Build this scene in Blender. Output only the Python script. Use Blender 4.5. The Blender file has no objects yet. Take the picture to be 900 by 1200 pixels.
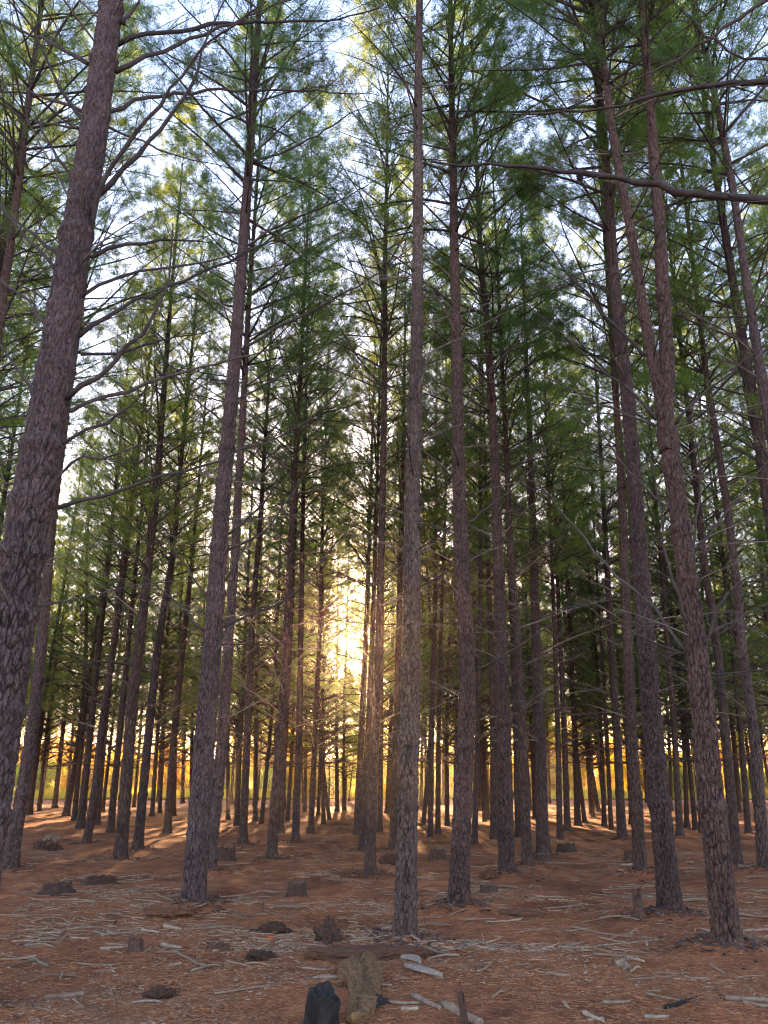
import bpy, math, random
import numpy as np
from mathutils import Vector, Matrix

R = math.radians
RNG = np.random.default_rng(11)
random.seed(11)
scene = bpy.context.scene
COL = scene.collection

# ------------------------------------------------------------------ camera
PITCH, FPX, CAMH = 17.55, 980.0, 1.6
cam_d = bpy.data.cameras.new('camera')
cam = bpy.data.objects.new('camera', cam_d)
COL.objects.link(cam)
cam.location = (0, 0, CAMH)
cam.rotation_euler = (R(90 + PITCH), 0, 0)
cam_d.sensor_fit = 'VERTICAL'
cam_d.sensor_height = 36.0
cam_d.lens = FPX / 1200.0 * 36.0
cam_d.clip_end = 9000
cam_d.clip_start = 0.05
scene.camera = cam
CP, SP = math.cos(R(PITCH)), math.sin(R(PITCH))


def ray(px, py):
    x = (px - 450) / FPX
    y = -(py - 600) / FPX
    return Vector((x, CP - y * SP, SP + y * CP))


def on_ground(px, py):
    d = ray(px, py)
    t = -CAMH / d.z
    return Vector((d.x * t, d.y * t, 0))


def on_plane(px, py, Y):
    d = ray(px, py)
    t = Y / d.y
    return Vector((d.x * t, Y, CAMH + d.z * t))


def to_px(p):
    q = Vector(p) - Vector((0, 0, CAMH))
    dep = q.y * CP + q.z * SP
    up = -q.y * SP + q.z * CP
    return 450 + FPX * q.x / dep, 600 - FPX * up / dep, dep


# ------------------------------------------------------------------ noise
def _hash(ix, iy, iz, s):
    h = (ix.astype(np.int64) * 374761393 + iy.astype(np.int64) * 668265263
         + iz.astype(np.int64) * 2147483647 + s * 974634777) & 0xFFFFFFFF
    h = ((h ^ (h >> 13)) * 1274126177) & 0xFFFFFFFF
    h = ((h ^ (h >> 16)) * 2246822519) & 0xFFFFFFFF
    return ((h ^ (h >> 15)) & 0xFFFFFF) / float(0xFFFFFF)


def vnoise(x, y, z, s=0):
    x, y, z = np.broadcast_arrays(np.asarray(x, float), np.asarray(y, float), np.asarray(z, float))
    ix, iy, iz = np.floor(x), np.floor(y), np.floor(z)
    fx, fy, fz = x - ix, y - iy, z - iz
    fx, fy, fz = [f * f * (3 - 2 * f) for f in (fx, fy, fz)]
    out = 0
    for a in (0, 1):
        for b in (0, 1):
            for c in (0, 1):
                w = (fx if a else 1 - fx) * (fy if b else 1 - fy) * (fz if c else 1 - fz)
                out = out + w * _hash(ix + a, iy + b, iz + c, s)
    return out * 2 - 1


def worley(x, y, z, s=0):
    """distance to nearest and second nearest feature point"""
    ix, iy, iz = np.floor(x), np.floor(y), np.floor(z)
    f1 = np.full(x.shape, 9.0)
    f2 = np.full(x.shape, 9.0)
    idv = np.zeros(x.shape)
    for a in (-1, 0, 1):
        for b in (-1, 0, 1):
            for c in (-1, 0, 1):
                cx, cy, cz = ix + a, iy + b, iz + c
                d = np.sqrt((cx + _hash(cx, cy, cz, s) - x) ** 2
                            + (cy + _hash(cx, cy, cz, s + 1) - y) ** 2
                            + (cz + _hash(cx, cy, cz, s + 2) - z) ** 2)
                near = d < f1
                f2 = np.where(near, f1, np.minimum(f2, d))
                idv = np.where(near, _hash(cx, cy, cz, s + 3), idv)
                f1 = np.where(near, d, f1)
    return f1, f2, idv


MOUNDS = []      # (x, y, radius, height)


def ground_h(x, y):
    x = np.asarray(x, float)
    y = np.asarray(y, float)
    h = 0.065 * vnoise(x / 1.9, y / 1.9, 0, 3) + 0.036 * vnoise(x / .6, y / .6, 0, 4)
    h = h + 0.016 * vnoise(x / .21, y / .21, 0, 5)
    near = np.clip((16 - y) / 5, 0, 1)
    h = h + near * (0.009 * vnoise(x / .09, y / .09, 0, 6))
    for (mx, my, mr, mh) in MOUNDS:
        d2 = ((x - mx) ** 2 + (y - my) ** 2) / (mr * mr)
        h = h + mh * np.exp(-d2)
    return h


def gz(x, y):
    return float(ground_h(np.array([x]), np.array([y]))[0])


# ------------------------------------------------------------------ object helpers
def link(o, parent=None):
    COL.objects.link(o)
    if parent is not None:
        o.parent = parent
    return o


def mesh_np(name, verts, faces, mats, mat_idx=None, smooth=True):
    """faces: list of (n,3)/(n,4) int arrays"""
    me = bpy.data.meshes.new(name)
    verts = np.ascontiguousarray(verts, dtype=np.float32)
    me.vertices.add(len(verts))
    me.vertices.foreach_set('co', verts.ravel())
    faces = [np.asarray(f, dtype=np.int32) for f in faces if len(f)]
    loops = np.concatenate([f.ravel() for f in faces])
    sizes = np.concatenate([np.full(len(f), f.shape[1], np.int32) for f in faces])
    starts = np.concatenate([[0], np.cumsum(sizes)[:-1]]).astype(np.int32)
    me.loops.add(len(loops))
    me.loops.foreach_set('vertex_index', loops)
    me.polygons.add(len(sizes))
    me.polygons.foreach_set('loop_start', starts)
    me.polygons.foreach_set('loop_total', sizes)
    for m in mats:
        me.materials.append(m)
    if mat_idx is not None:
        me.polygons.foreach_set('material_index', np.asarray(mat_idx, np.int32))
    me.polygons.foreach_set('use_smooth', np.full(len(sizes), smooth, bool))
    me.update(calc_edges=True)
    return me


def obj(name, me, parent=None, loc=None):
    o = bpy.data.objects.new(name, me)
    link(o, parent)
    if loc is not None:
        o.location = loc
    return o


def empty(name, loc):
    o = bpy.data.objects.new(name, None)
    o.empty_display_size = 0.3
    link(o)
    o.location = loc
    return o


def tag(o, label=None, cat=None, group=None, kind=None):
    if label:
        o['label'] = label
    if cat:
        o['category'] = cat
    if group:
        o['group'] = group
    if kind:
        o['kind'] = kind
    return o


class MB:
    def __init__(s):
        s.v, s.f4, s.f3, s.n = [], [], [], 0

    def add(s, v, f4=None, f3=None):
        v = np.asarray(v, float)
        if f4 is not None and len(f4):
            s.f4.append(np.asarray(f4, int) + s.n)
        if f3 is not None and len(f3):
            s.f3.append(np.asarray(f3, int) + s.n)
        s.v.append(v)
        s.n += len(v)

    def tube(s, pts, rad, n=6, cap=True, jag=0.0, flat=1.0):
        pts = np.asarray(pts, float)
        m = len(pts)
        rad = np.broadcast_to(np.asarray(rad, float), (m,))
        tan = np.gradient(pts, axis=0)
        tan /= np.linalg.norm(tan, axis=1)[:, None] + 1e-9
        ref = np.array([0, 0, 1.0]) if abs(tan[0][2]) < .9 else np.array([1.0, 0, 0])
        a = np.linspace(0, 2 * np.pi, n, endpoint=False)
        V = np.zeros((m, n, 3))
        u = np.cross(tan[0], ref)
        u /= np.linalg.norm(u)
        for i in range(m):
            u = u - tan[i] * np.dot(u, tan[i])
            u /= np.linalg.norm(u) + 1e-9
            w = np.cross(tan[i], u)
            k = rad[i] * (1 + (jag * RNG.uniform(-1, 1, n) if jag else 0))
            V[i] = pts[i] + (np.cos(a) * k)[:, None] * u + (np.sin(a) * k * flat)[:, None] * w
        i = np.arange(m - 1)[:, None] * n
        j = np.arange(n)[None]
        j2 = (j + 1) % n
        f4 = np.stack([i + j, i + j2, i + n + j2, i + n + j], -1).reshape(-1, 4)
        V = V.reshape(-1, 3)
        f3 = []
        if cap:
            V = np.vstack([V, pts[0], pts[-1]])
            c0, c1 = m * n, m * n + 1
            k = np.arange(n)
            f3 = np.vstack([np.stack([np.full(n, c0), (k + 1) % n, k], -1),
                            np.stack([np.full(n, c1), (m - 1) * n + k, (m - 1) * n + (k + 1) % n], -1)])
        s.add(V, f4, f3)

    def mesh(s, name, mats, smooth=True):
        F = []
        if s.f4:
            F.append(np.concatenate(s.f4))
        if s.f3:
            F.append(np.concatenate(s.f3))
        return mesh_np(name, np.concatenate(s.v), F, mats, None, smooth)


# ------------------------------------------------------------------ materials
class NT:
    def __init__(s, name):
        s.m = bpy.data.materials.new(name)
        s.m.use_nodes = True
        s.t = s.m.node_tree
        s.t.nodes.clear()
        s.out = s.t.nodes.new('ShaderNodeOutputMaterial')

    def n(s, typ, **kw):
        nd = s.t.nodes.new('ShaderNode' + typ)
        for k, v in kw.items():
            if k in nd.inputs:
                nd.inputs[k].default_value = v
            else:
                setattr(nd, k, v)
        return nd

    def l(s, a, b):
        s.t.links.new(a, b)

    def ramp(s, fac, stops, interp='LINEAR'):
        r = s.n('ValToRGB')
        r.color_ramp.interpolation = interp
        e = r.color_ramp.elements
        while len(e) < len(stops):
            e.new(0.5)
        for i, (p, c) in enumerate(stops):
            e[i].position = p
            e[i].color = (*c, 1) if len(c) == 3 else c
        s.l(fac, r.inputs[0])
        return r.outputs[0]

    def mix(s, fac, a, b, blend='MIX'):
        m = s.n('Mix', data_type='RGBA', blend_type=blend)
        if hasattr(fac, 'links'):
            s.l(fac, m.inputs[0])
        else:
            m.inputs[0].default_value = fac
        for i, c in ((6, a), (7, b)):
            if hasattr(c, 'links'):
                s.l(c, m.inputs[i])
            else:
                m.inputs[i].default_value = (*c, 1)
        return m.outputs[2]


def bark_mat(name, plates, furrow, lichen=0.0, bump=0.6, carved=True):
    t = NT(name)
    tc = t.n('TexCoord')
    mp = t.n('Mapping')
    mp.inputs['Scale'].default_value = (26, 26, 7.5) if carved else (15, 15, 4.5)
    t.l(tc.outputs['Object'], mp.inputs[0])
    nz = t.n('TexNoise', Scale=1.6, Detail=4.0)
    t.l(mp.outputs[0], nz.inputs['Vector'])
    if carved:
        at = t.n('Attribute', attribute_name='plate')
        fac = at.outputs['Fac']
    else:
        dis = t.n('VectorMath', operation='MULTIPLY_ADD')
        t.l(nz.outputs['Color'], dis.inputs[0])
        dis.inputs[1].default_value = (1.3, 1.3, 1.3)
        t.l(mp.outputs[0], dis.inputs[2])
        vo = t.n('TexVoronoi', feature='DISTANCE_TO_EDGE', Scale=1.0)
        t.l(dis.outputs[0], vo.inputs['Vector'])
        fac = t.ramp(vo.outputs['Distance'], [(0.0, (.25, .25, .25)), (0.2, (1, 1, 1))])
    n2 = t.n('TexNoise', Scale=2.2, Detail=5.0, Roughness=.65)
    t.l(tc.outputs['Object'], n2.inputs['Vector'])
    f2 = t.ramp(n2.outputs['Fac'], [(.3, (0, 0, 0)), (.7, (1, 1, 1))])
    c1 = t.mix(f2, tuple(c * .70 for c in plates), tuple(c * 1.25 for c in plates))
    f3 = t.ramp(nz.outputs['Fac'], [(.35, (.72, .70, .70)), (.65, (1.18, 1.16, 1.14))])
    c1 = t.mix(1.0, c1, f3, 'MULTIPLY')
    oi = t.n('ObjectInfo')
    var = t.ramp(oi.outputs['Random'], [(0, (.82, .84, .9)), (.5, (1, 1, 1)), (1, (1.15, 1.08, 1.0))])
    c1 = t.mix(1.0, c1, var, 'MULTIPLY')
    c = t.mix(fac, furrow, c1)
    if lichen:
        ln = t.n('TexNoise', Scale=44.0, Detail=5.0, Roughness=.7)
        t.l(tc.outputs['Object'], ln.inputs['Vector'])
        lb = t.n('TexNoise', Scale=1.1, Detail=2.0)
        t.l(tc.outputs['Object'], lb.inputs['Vector'])
        ad = t.n('Math', operation='MULTIPLY_ADD')
        t.l(lb.outputs['Fac'], ad.inputs[0])
        ad.inputs[1].default_value = .55
        t.l(ln.outputs['Fac'], ad.inputs[2])
        lf = t.ramp(ad.outputs[0], [(.87, (0, 0, 0)), (.97, (.7, .7, .7))])
        c = t.mix(lf, c, (.25, .22, .14))
    fine = t.n('TexNoise', Scale=95.0, Detail=5.0, Roughness=.75)
    t.l(tc.outputs['Object'], fine.inputs['Vector'])
    fl = t.n('Mapping')
    fl.inputs['Scale'].default_value = (60, 60, 22)
    t.l(tc.outputs['Object'], fl.inputs[0])
    flk = t.n('TexNoise', Scale=1.0, Detail=4.0, Roughness=.7, Distortion=.8)
    t.l(fl.outputs[0], flk.inputs['Vector'])
    fk = t.ramp(flk.outputs['Fac'], [(.40, (.42, .38, .36)), (.5, (1, 1, 1)), (.66, (1.3, 1.28, 1.26))])
    c = t.mix(1.0, c, fk, 'MULTIPLY')
    ff = t.ramp(fine.outputs['Fac'], [(.3, (.55, .52, .52)), (.7, (1.4, 1.39, 1.38))])
    c = t.mix(1.0, c, ff, 'MULTIPLY')
    add = t.n('Math', operation='MULTIPLY_ADD')
    t.l(fine.outputs['Fac'], add.inputs[0])
    add.inputs[1].default_value = .6
    t.l(flk.outputs['Fac'], add.inputs[2])
    bp = t.n('Bump', Strength=bump, Distance=.03)
    t.l(add.outputs[0], bp.inputs['Height'])
    b = t.n('BsdfPrincipled', Roughness=.92)
    b.inputs['Specular IOR Level'].default_value = .25
    t.l(c, b.inputs['Base Color'])
    t.l(bp.outputs[0], b.inputs['Normal'])
    t.l(b.outputs[0], t.out.inputs[0])
    return t.m


def plain_mat(name, c1, c2, scale=20.0, island=True, rough=.9, bump=.3, stretch=(1, 1, 1)):
    t = NT(name)
    tc = t.n('TexCoord')
    mp = t.n('Mapping')
    mp.inputs['Scale'].default_value = stretch
    t.l(tc.outputs['Object'], mp.inputs[0])
    nz = t.n('TexNoise', Scale=scale, Detail=5.0, Roughness=.65)
    t.l(mp.outputs[0], nz.inputs['Vector'])
    fac = t.ramp(nz.outputs['Fac'], [(.3, (0, 0, 0)), (.7, (1, 1, 1))])
    c = t.mix(fac, c1, c2)
    if island:
        g = t.n('NewGeometry')
        v = t.ramp(g.outputs['Random Per Island'], [(0, (.45, .42, .4)), (.35, (.8, .76, .72)), (.7, (1.05, 1.02, 1)), (1, (1.35, 1.33, 1.3))])
        c = t.mix(1.0, c, v, 'MULTIPLY')
    else:
        oi = t.n('ObjectInfo')
        v = t.ramp(oi.outputs['Random'], [(0, (.7, .68, .66)), (1, (1.25, 1.22, 1.2))])
        c = t.mix(1.0, c, v, 'MULTIPLY')
    bp = t.n('Bump', Strength=bump, Distance=.01)
    t.l(nz.outputs['Fac'], bp.inputs['Height'])
    b = t.n('BsdfPrincipled', Roughness=rough)
    b.inputs['Specular IOR Level'].default_value = .3
    t.l(c, b.inputs['Base Color'])
    t.l(bp.outputs[0], b.inputs['Normal'])
    t.l(b.outputs[0], t.out.inputs[0])
    return t.m


def leaf_mat(name, dark, light, trans, tf=.42, nscale=.9):
    t = NT(name)
    tc = t.n('TexCoord')
    nz = t.n('TexNoise', Scale=nscale, Detail=3.0)
    t.l(tc.outputs['Object'], nz.inputs['Vector'])
    oi = t.n('ObjectInfo')
    g = t.n('NewGeometry')
    fac = t.ramp(nz.outputs['Fac'], [(.32, (0, 0, 0)), (.68, (1, 1, 1))])
    c = t.mix(fac, dark, light)
    v = t.ramp(g.outputs['Random Per Island'], [(0, (.6, .62, .6)), (1, (1.35, 1.3, 1.1))])
    c = t.mix(1.0, c, v, 'MULTIPLY')
    ov = t.ramp(oi.outputs['Random'], [(0, (.85, .95, 1.05)), (.5, (1, 1, 1)), (1, (1.2, 1.08, .8))])
    c = t.mix(1.0, c, ov, 'MULTIPLY')
    tr = t.mix(1.0, trans, ov, 'MULTIPLY')
    d = t.n('BsdfDiffuse')
    t.l(c, d.inputs[0])
    r = t.n('BsdfTranslucent')
    t.l(tr, r.inputs[0])
    m = t.n('MixShader')
    m.inputs[0].default_value = tf
    t.l(d.outputs[0], m.inputs[1])
    t.l(r.outputs[0], m.inputs[2])
    t.l(m.outputs[0], t.out.inputs[0])
    return t.m


M = {}
M['bark_grey'] = bark_mat('pine_bark_grey', (.158, .097, .084), (.026, .016, .013), bump=.7)
M['bark_brown'] = bark_mat('pine_bark_brown', (.140, .078, .061), (.024, .014, .011), bump=.7)
M['bark_lichen'] = bark_mat('pine_bark_lichen', (.140, .090, .074), (.030, .019, .016), lichen=1.0, bump=.7)
M['bark_far'] = bark_mat('pine_bark_far', (.115, .066, .052), (.030, .018, .015), bump=.7, carved=False)
M['twig'] = plain_mat('branch_bark', (.042, .028, .024), (.095, .066, .055), 14, island=False)
M['twig_pale'] = plain_mat('bare_branch_bark', (.12, .085, .066), (.25, .19, .15), 14, island=False)
M['needle'] = leaf_mat('pine_needle', (.052, .105, .052), (.096, .155, .062), (.30, .43, .09), .52)
M['needle_young'] = leaf_mat('pine_needle_bright', (.058, .125, .048), (.100, .180, .062), (.34, .48, .08), .54)
M['needle_dead'] = leaf_mat('pine_needle_dead', (.14, .035, .012), (.20, .06, .02), (.35, .10, .02), .4)
M['leaf'] = leaf_mat('broad_leaf', (.13, .14, .02), (.20, .19, .025), (.74, .50, .03), .65)
M['leaf_green'] = leaf_mat('green_leaf', (.08, .14, .03), (.13, .20, .04), (.45, .55, .06), .55)
M['leaf_gold'] = leaf_mat('gold_leaf', (.18, .13, .02), (.25, .18, .02), (.82, .44, .02), .65)
M['grass'] = leaf_mat('meadow_grass', (.16, .15, .03), (.26, .22, .04), (.70, .55, .06), .65)
M['stick'] = plain_mat('dead_stick', (.18, .105, .065), (.36, .235, .155), 30, island=False)
M['stick_pale'] = plain_mat('bleached_wood', (.21, .130, .08), (.38, .265, .175), 30, island=False, stretch=(1, 1, 1))
M['stick_brown'] = plain_mat('brown_stick', (.17, .095, .06), (.32, .19, .125), 25, island=False)
M['twig_litter'] = plain_mat('twig_litter', (.23, .12, .07), (.43, .28, .185), 30)
M['needle_litter'] = plain_mat('needle_litter', (.22, .078, .030), (.46, .19, .085), 30)
M['stump'] = plain_mat('old_stump_wood', (.035, .019, .014), (.120, .058, .036), 22, island=False, bump=.8)
M['char'] = plain_mat('charred_wood', (.013, .010, .009), (.048, .036, .031), 35, island=False, bump=.9, stretch=(1, 1, .35))
M['cut'] = plain_mat('cut_wood', (.10, .062, .045), (.20, .13, .09), 30, island=False)
M['rot'] = plain_mat('rotten_wood', (.050, .022, .011), (.30, .150, .060), 22, island=False, bump=.9)
M['soil'] = plain_mat('dark_soil_clod', (.045, .022, .013), (.14, .058, .030), 26, island=False, bump=.9)
M['duff'] = plain_mat('dark_duff', (.09, .036, .018), (.22, .085, .040), 26, island=False, bump=.9)
M['bark_flake'] = plain_mat('bark_flake', (.055, .028, .020), (.16, .090, .066), 26)
M['cone'] = plain_mat('pine_cone', (.05, .032, .028), (.11, .075, .06), 40, island=False)
M['orange'] = plain_mat('orange_scrap', (.62, .10, .03), (.75, .18, .05), 20, island=False)


def floor_mat():
    t = NT('forest_floor')
    tc = t.n('TexCoord')
    big = t.n('TexNoise', Scale=.55, Detail=4.0, Roughness=.6)
    mid = t.n('TexNoise', Scale=3.2, Detail=5.0, Roughness=.65)
    for n in (big, mid):
        t.l(tc.outputs['Object'], n.inputs['Vector'])
    # matted needles: two crossed families of stretched noise
    fib = []
    for rot in (.4, 1.7, 2.6):
        mp = t.n('Mapping')
        mp.inputs['Rotation'].default_value = (0, 0, rot)
        mp.inputs['Scale'].default_value = (14, 120, 14)
        t.l(tc.outputs['Object'], mp.inputs[0])
        n = t.n('TexNoise', Scale=1.0, Detail=3.0, Roughness=.7, Distortion=.6)
        t.l(mp.outputs[0], n.inputs['Vector'])
        fib.append(n.outputs['Fac'])
    mx = t.n('Math', operation='MAXIMUM')
    t.l(fib[0], mx.inputs[0])
    t.l(fib[1], mx.inputs[1])
    mx2 = t.n('Math', operation='MAXIMUM')
    t.l(mx.outputs[0], mx2.inputs[0])
    t.l(fib[2], mx2.inputs[1])
    base = t.ramp(mid.outputs['Fac'], [(.3, (.150, .045, .018)), (.5, (.310, .092, .036)), (.72, (.42, .145, .060))])
    soil = t.ramp(big.outputs['Fac'], [(.36, (.50, .44, .43)), (.5, (.95, .95, .95)), (.66, (1.12, 1.14, 1.16))])
    base = t.mix(1.0, base, soil, 'MULTIPLY')
    straw = t.ramp(mx2.outputs[0], [(.58, (0, 0, 0)), (.74, (1, 1, 1))])
    c = t.mix(straw, base, (.47, .22, .11))
    bp = t.n('Bump', Strength=.7, Distance=.025)
    ad = t.n('Math', operation='ADD')
    t.l(mx2.outputs[0], ad.inputs[0])
    t.l(mid.outputs['Fac'], ad.inputs[1])
    t.l(ad.outputs[0], bp.inputs['Height'])
    b = t.n('BsdfPrincipled', Roughness=.95)
    b.inputs['Specular IOR Level'].default_value = .2
    t.l(c, b.inputs['Base Color'])
    t.l(bp.outputs[0], b.inputs['Normal'])
    t.l(b.outputs[0], t.out.inputs[0])
    return t.m


M['floor'] = floor_mat()
M['meadow'] = plain_mat('meadow_ground', (.17, .16, .04), (.30, .26, .07), 2.0, island=False)

# ------------------------------------------------------------------ branches (local frame: X outwards, Z up)
def bend_path(L, a0, a1, n, wig, rng, droop=0.0):
    t = np.linspace(0, 1, n)
    ang = a0 + (a1 - a0) * t + droop * t * t
    yaw = wig * np.cumsum(rng.normal(0, 1, n)) / math.sqrt(n)
    ang = ang + wig * .7 * np.cumsum(rng.normal(0, 1, n)) / math.sqrt(n)
    d = np.stack([np.cos(ang) * np.cos(yaw), np.cos(ang) * np.sin(yaw), np.sin(ang)], -1) * (L / (n - 1))
    p = np.vstack([[0, 0, 0], np.cumsum(d[:-1], 0)])
    return p


def unit(v):
    return v / (np.linalg.norm(v) + 1e-9)


def branch(seed, L, r0, live, a0=None, dead_twigs=1.0):
    """returns (list of (pts, radii, sides), shoots (n,6): position, direction)"""
    rng = np.random.default_rng(seed)
    if a0 is None:
        a0 = rng.uniform(.25, .75) if live else rng.uniform(.05, .65)
    a1 = rng.uniform(-.05, .25) if not live else rng.uniform(.25, .6)
    n = 9
    p = bend_path(L, a0, a1, n, .16, rng)
    t = np.linspace(0, 1, n)
    lines = [(p, r0 * (1 - .86 * t) + .001, 5)]
    shoots = []
    k = int((16 if live else 15 * dead_twigs) * max(.5, L / 2.2))
    side = 1
    for i in range(k):
        tt = rng.uniform(.22 if live else .25, .98)
        side = -side
        j = tt * (n - 1)
        i0 = min(int(j), n - 2)
        q = p[i0] + (p[i0 + 1] - p[i0]) * (j - i0)
        d = unit(p[i0 + 1] - p[i0])
        perp = unit(np.cross(d, [0, 0, 1]) * side + np.array([0, 0, rng.uniform(-.35, .5)]))
        sp = rng.uniform(.6, 1.1)
        d2 = unit(d * math.cos(sp) + perp * math.sin(sp))
        l2 = L * (rng.uniform(.16, .36) * (1.15 - tt) + .07)
        if not live:
            l2 *= rng.uniform(.4, 1.1)
        m = 5
        tw = q + np.cumsum(np.vstack([[0, 0, 0], np.tile(d2, (m - 1, 1)) * (l2 / (m - 1))
                                      + rng.normal(0, .10 * l2 / m, (m - 1, 3))
                                      + np.linspace(0, 1, m - 1)[:, None] * np.array([0, 0, (.3 if live else -.1) * l2 / m])]), 0)
        r2 = max(.0022 if live else .0036, r0 * .30 * (1 - .6 * tt))
        lines.append((tw, np.linspace(r2, .0012, m), 3))
        if live:
            for s in range(rng.integers(2, 5)):
                ts = rng.uniform(.45, 1)
                jj = ts * (m - 1)
                a = min(int(jj), m - 2)
                q2 = tw[a] + (tw[a + 1] - tw[a]) * (jj - a)
                shoots.append(np.concatenate([q2, unit(d2 * .8 + rng.normal(0, .45, 3) + np.array([0, 0, .55]))]))
            shoots.append(np.concatenate([tw[-1], unit(tw[-1] - tw[-2] + np.array([0, 0, .3 * l2 / m]))]))
        elif rng.random() < .7:
            for s in range(rng.integers(1, 3)):
                a = rng.integers(1, m - 1)
                d3 = unit(d2 + rng.normal(0, .7, 3))
                lines.append((np.stack([tw[a], tw[a] + d3 * l2 * .22, tw[a] + d3 * l2 * .4 + rng.normal(0, .03 * l2, 3)]),
                              np.array([.0034, .0026, .0015]), 3))
    if live:
        for s in range(int(5 * L)):
            tt = rng.uniform(.55, 1)
            j = tt * (n - 1)
            i0 = min(int(j), n - 2)
            q = p[i0] + (p[i0 + 1] - p[i0]) * (j - i0)
            shoots.append(np.concatenate([q, unit((p[i0 + 1] - p[i0]) * 2 / L + rng.normal(0, .5, 3) + np.array([0, 0, .5]))]))
    return lines, (np.array(shoots) if shoots else np.zeros((0, 6)))


def lines_mesh(name, lines, mat):
    mb = MB()
    for (p, r, n) in lines:
        mb.tube(p, r, n, cap=(n > 3))
    return mb.mesh(name, [mat])


LIVE = [branch(100 + i, 1.0 if i < 3 else (1.7 if i < 7 else 2.5), [.010, .016, .024][0 if i < 3 else 1 if i < 7 else 2], True) for i in range(12)]
LIVE_L = [1.0 if i < 3 else (1.7 if i < 7 else 2.5) for i in range(12)]
DEAD, DEAD_L = [], []
for i in range(14):
    L = [0.8, 1.5, 2.2, 3.0][i % 4]
    DEAD.append(branch(300 + i, L, [.008, .013, .018, .025][i % 4], False))
    DEAD_L.append(L)
DEAD_ME = [lines_mesh('bare_branch', b[0], M['twig_pale'] if i % 3 else M['twig']) for i, b in enumerate(DEAD)]
LIVE_ME = [lines_mesh('live_branch', b[0], M['twig']) for b in LIVE]


def needles(shoots, rng, n, ln, wd, spread=(.3, 1.05), seg=.13):
    """triangles of needles for shoots (k,6)"""
    k = len(shoots)
    P = np.repeat(shoots[:, :3], n, 0)
    D = np.repeat(shoots[:, 3:], n, 0)
    D /= np.linalg.norm(D, axis=1)[:, None] + 1e-9
    s = rng.uniform(-.25, 1, (k * n, 1)) * seg
    rv = rng.normal(0, 1, (k * n, 3))
    pp = rv - D * np.sum(rv * D, 1)[:, None]
    pp /= np.linalg.norm(pp, axis=1)[:, None] + 1e-9
    a = rng.uniform(*spread, (k * n, 1))
    nd = D * np.cos(a) + pp * np.sin(a)
    l = ln * rng.uniform(.7, 1.2, (k * n, 1))
    b = P + D * s
    rv = rng.normal(0, 1, (k * n, 3))
    w = np.cross(nd, rv)
    w /= np.linalg.norm(w, axis=1)[:, None] + 1e-9
    w *= wd
    mid = b + nd * l * .55
    tip = b + nd * l - np.array([0, 0, .18]) * l
    V = np.stack([b - w * .5, mid + w, tip, mid - w], 1).reshape(-1, 3)
    F = np.arange(k * n * 4).reshape(-1, 4)
    return V, F


def crown_plan(rng, cb, H, Lmax, dens=1.0):
    """branches of a live crown: (z, azimuth, variant, scale, tilt)"""
    out = []
    z = cb
    while z < H - .4:
        f = (H - z) / (H - cb)
        L = Lmax * (f ** .75) * (1 if f < .85 else 1 - (f - .85) * 2.0)
        nb = max(3, int(round(rng.uniform(3.6, 5.4) * dens)))
        a0 = rng.uniform(0, 6.28)
        for i in range(nb):
            l = max(.35, L * rng.uniform(.65, 1.2))
            opts = [q for q in range(12) if .55 < l / LIVE_L[q] < 1.9] or [0]
            v = opts[rng.integers(len(opts))]
            out.append((z + rng.uniform(-.12, .12), a0 + 6.283 * i / nb + rng.uniform(-.35, .35), v, l / LIVE_L[v],
                        rng.uniform(-.15, .15) + .30 * (1 - f)))
        z += rng.uniform(.38, .62)
    return out


def xf(az, tilt, sc, org):
    m = Matrix.Translation(org) @ Matrix.Rotation(az, 4, 'Z') @ Matrix.Rotation(-tilt, 4, 'Y') @ Matrix.Diagonal((sc, sc, sc, 1))
    return m


def crown_mesh(name, plan, axis, rng, n, ln, wd, wood_from=-1.0, mats=None, keep=1.0, dead_plan=(), wood_sides=True):
    """needles of every branch of the plan, and the wood of those above wood_from"""
    Vs, F4s, F3s, mi4, mi3, off = [], [], [], [], [], 0
    wood = []
    sh = []
    for (z, az, v, sc, tilt) in plan:
        o = axis(z)
        m = np.array(xf(az, tilt, sc, o))
        s = LIVE[v][1]
        if keep < 1:
            s = s[rng.random(len(s)) < keep]
        q = np.concatenate([s[:, :3] @ m[:3, :3].T + m[:3, 3], s[:, 3:] @ m[:3, :3].T], 1)
        sh.append(q)
        if z >= wood_from:
            for (p, r, k) in LIVE[v][0]:
                if k > 3 or wood_sides:
                    wood.append((p @ m[:3, :3].T + m[:3, 3], r * sc ** .5, 4 if k > 3 else 3))
    sh = np.concatenate(sh)
    V, F = needles(sh, rng, n, ln, wd)
    mb = MB()
    mb.add(V, F)
    nn = len(F)
    for (p, r, k) in wood:
        mb.tube(p, r, k, cap=False)
    F4 = np.concatenate(mb.f4)
    mi = np.ones(len(F4), int)
    mi[:nn] = 0
    return mesh_np(name, np.concatenate(mb.v), [F4], mats or [M['needle'], M['twig']], mi, True)


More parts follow.
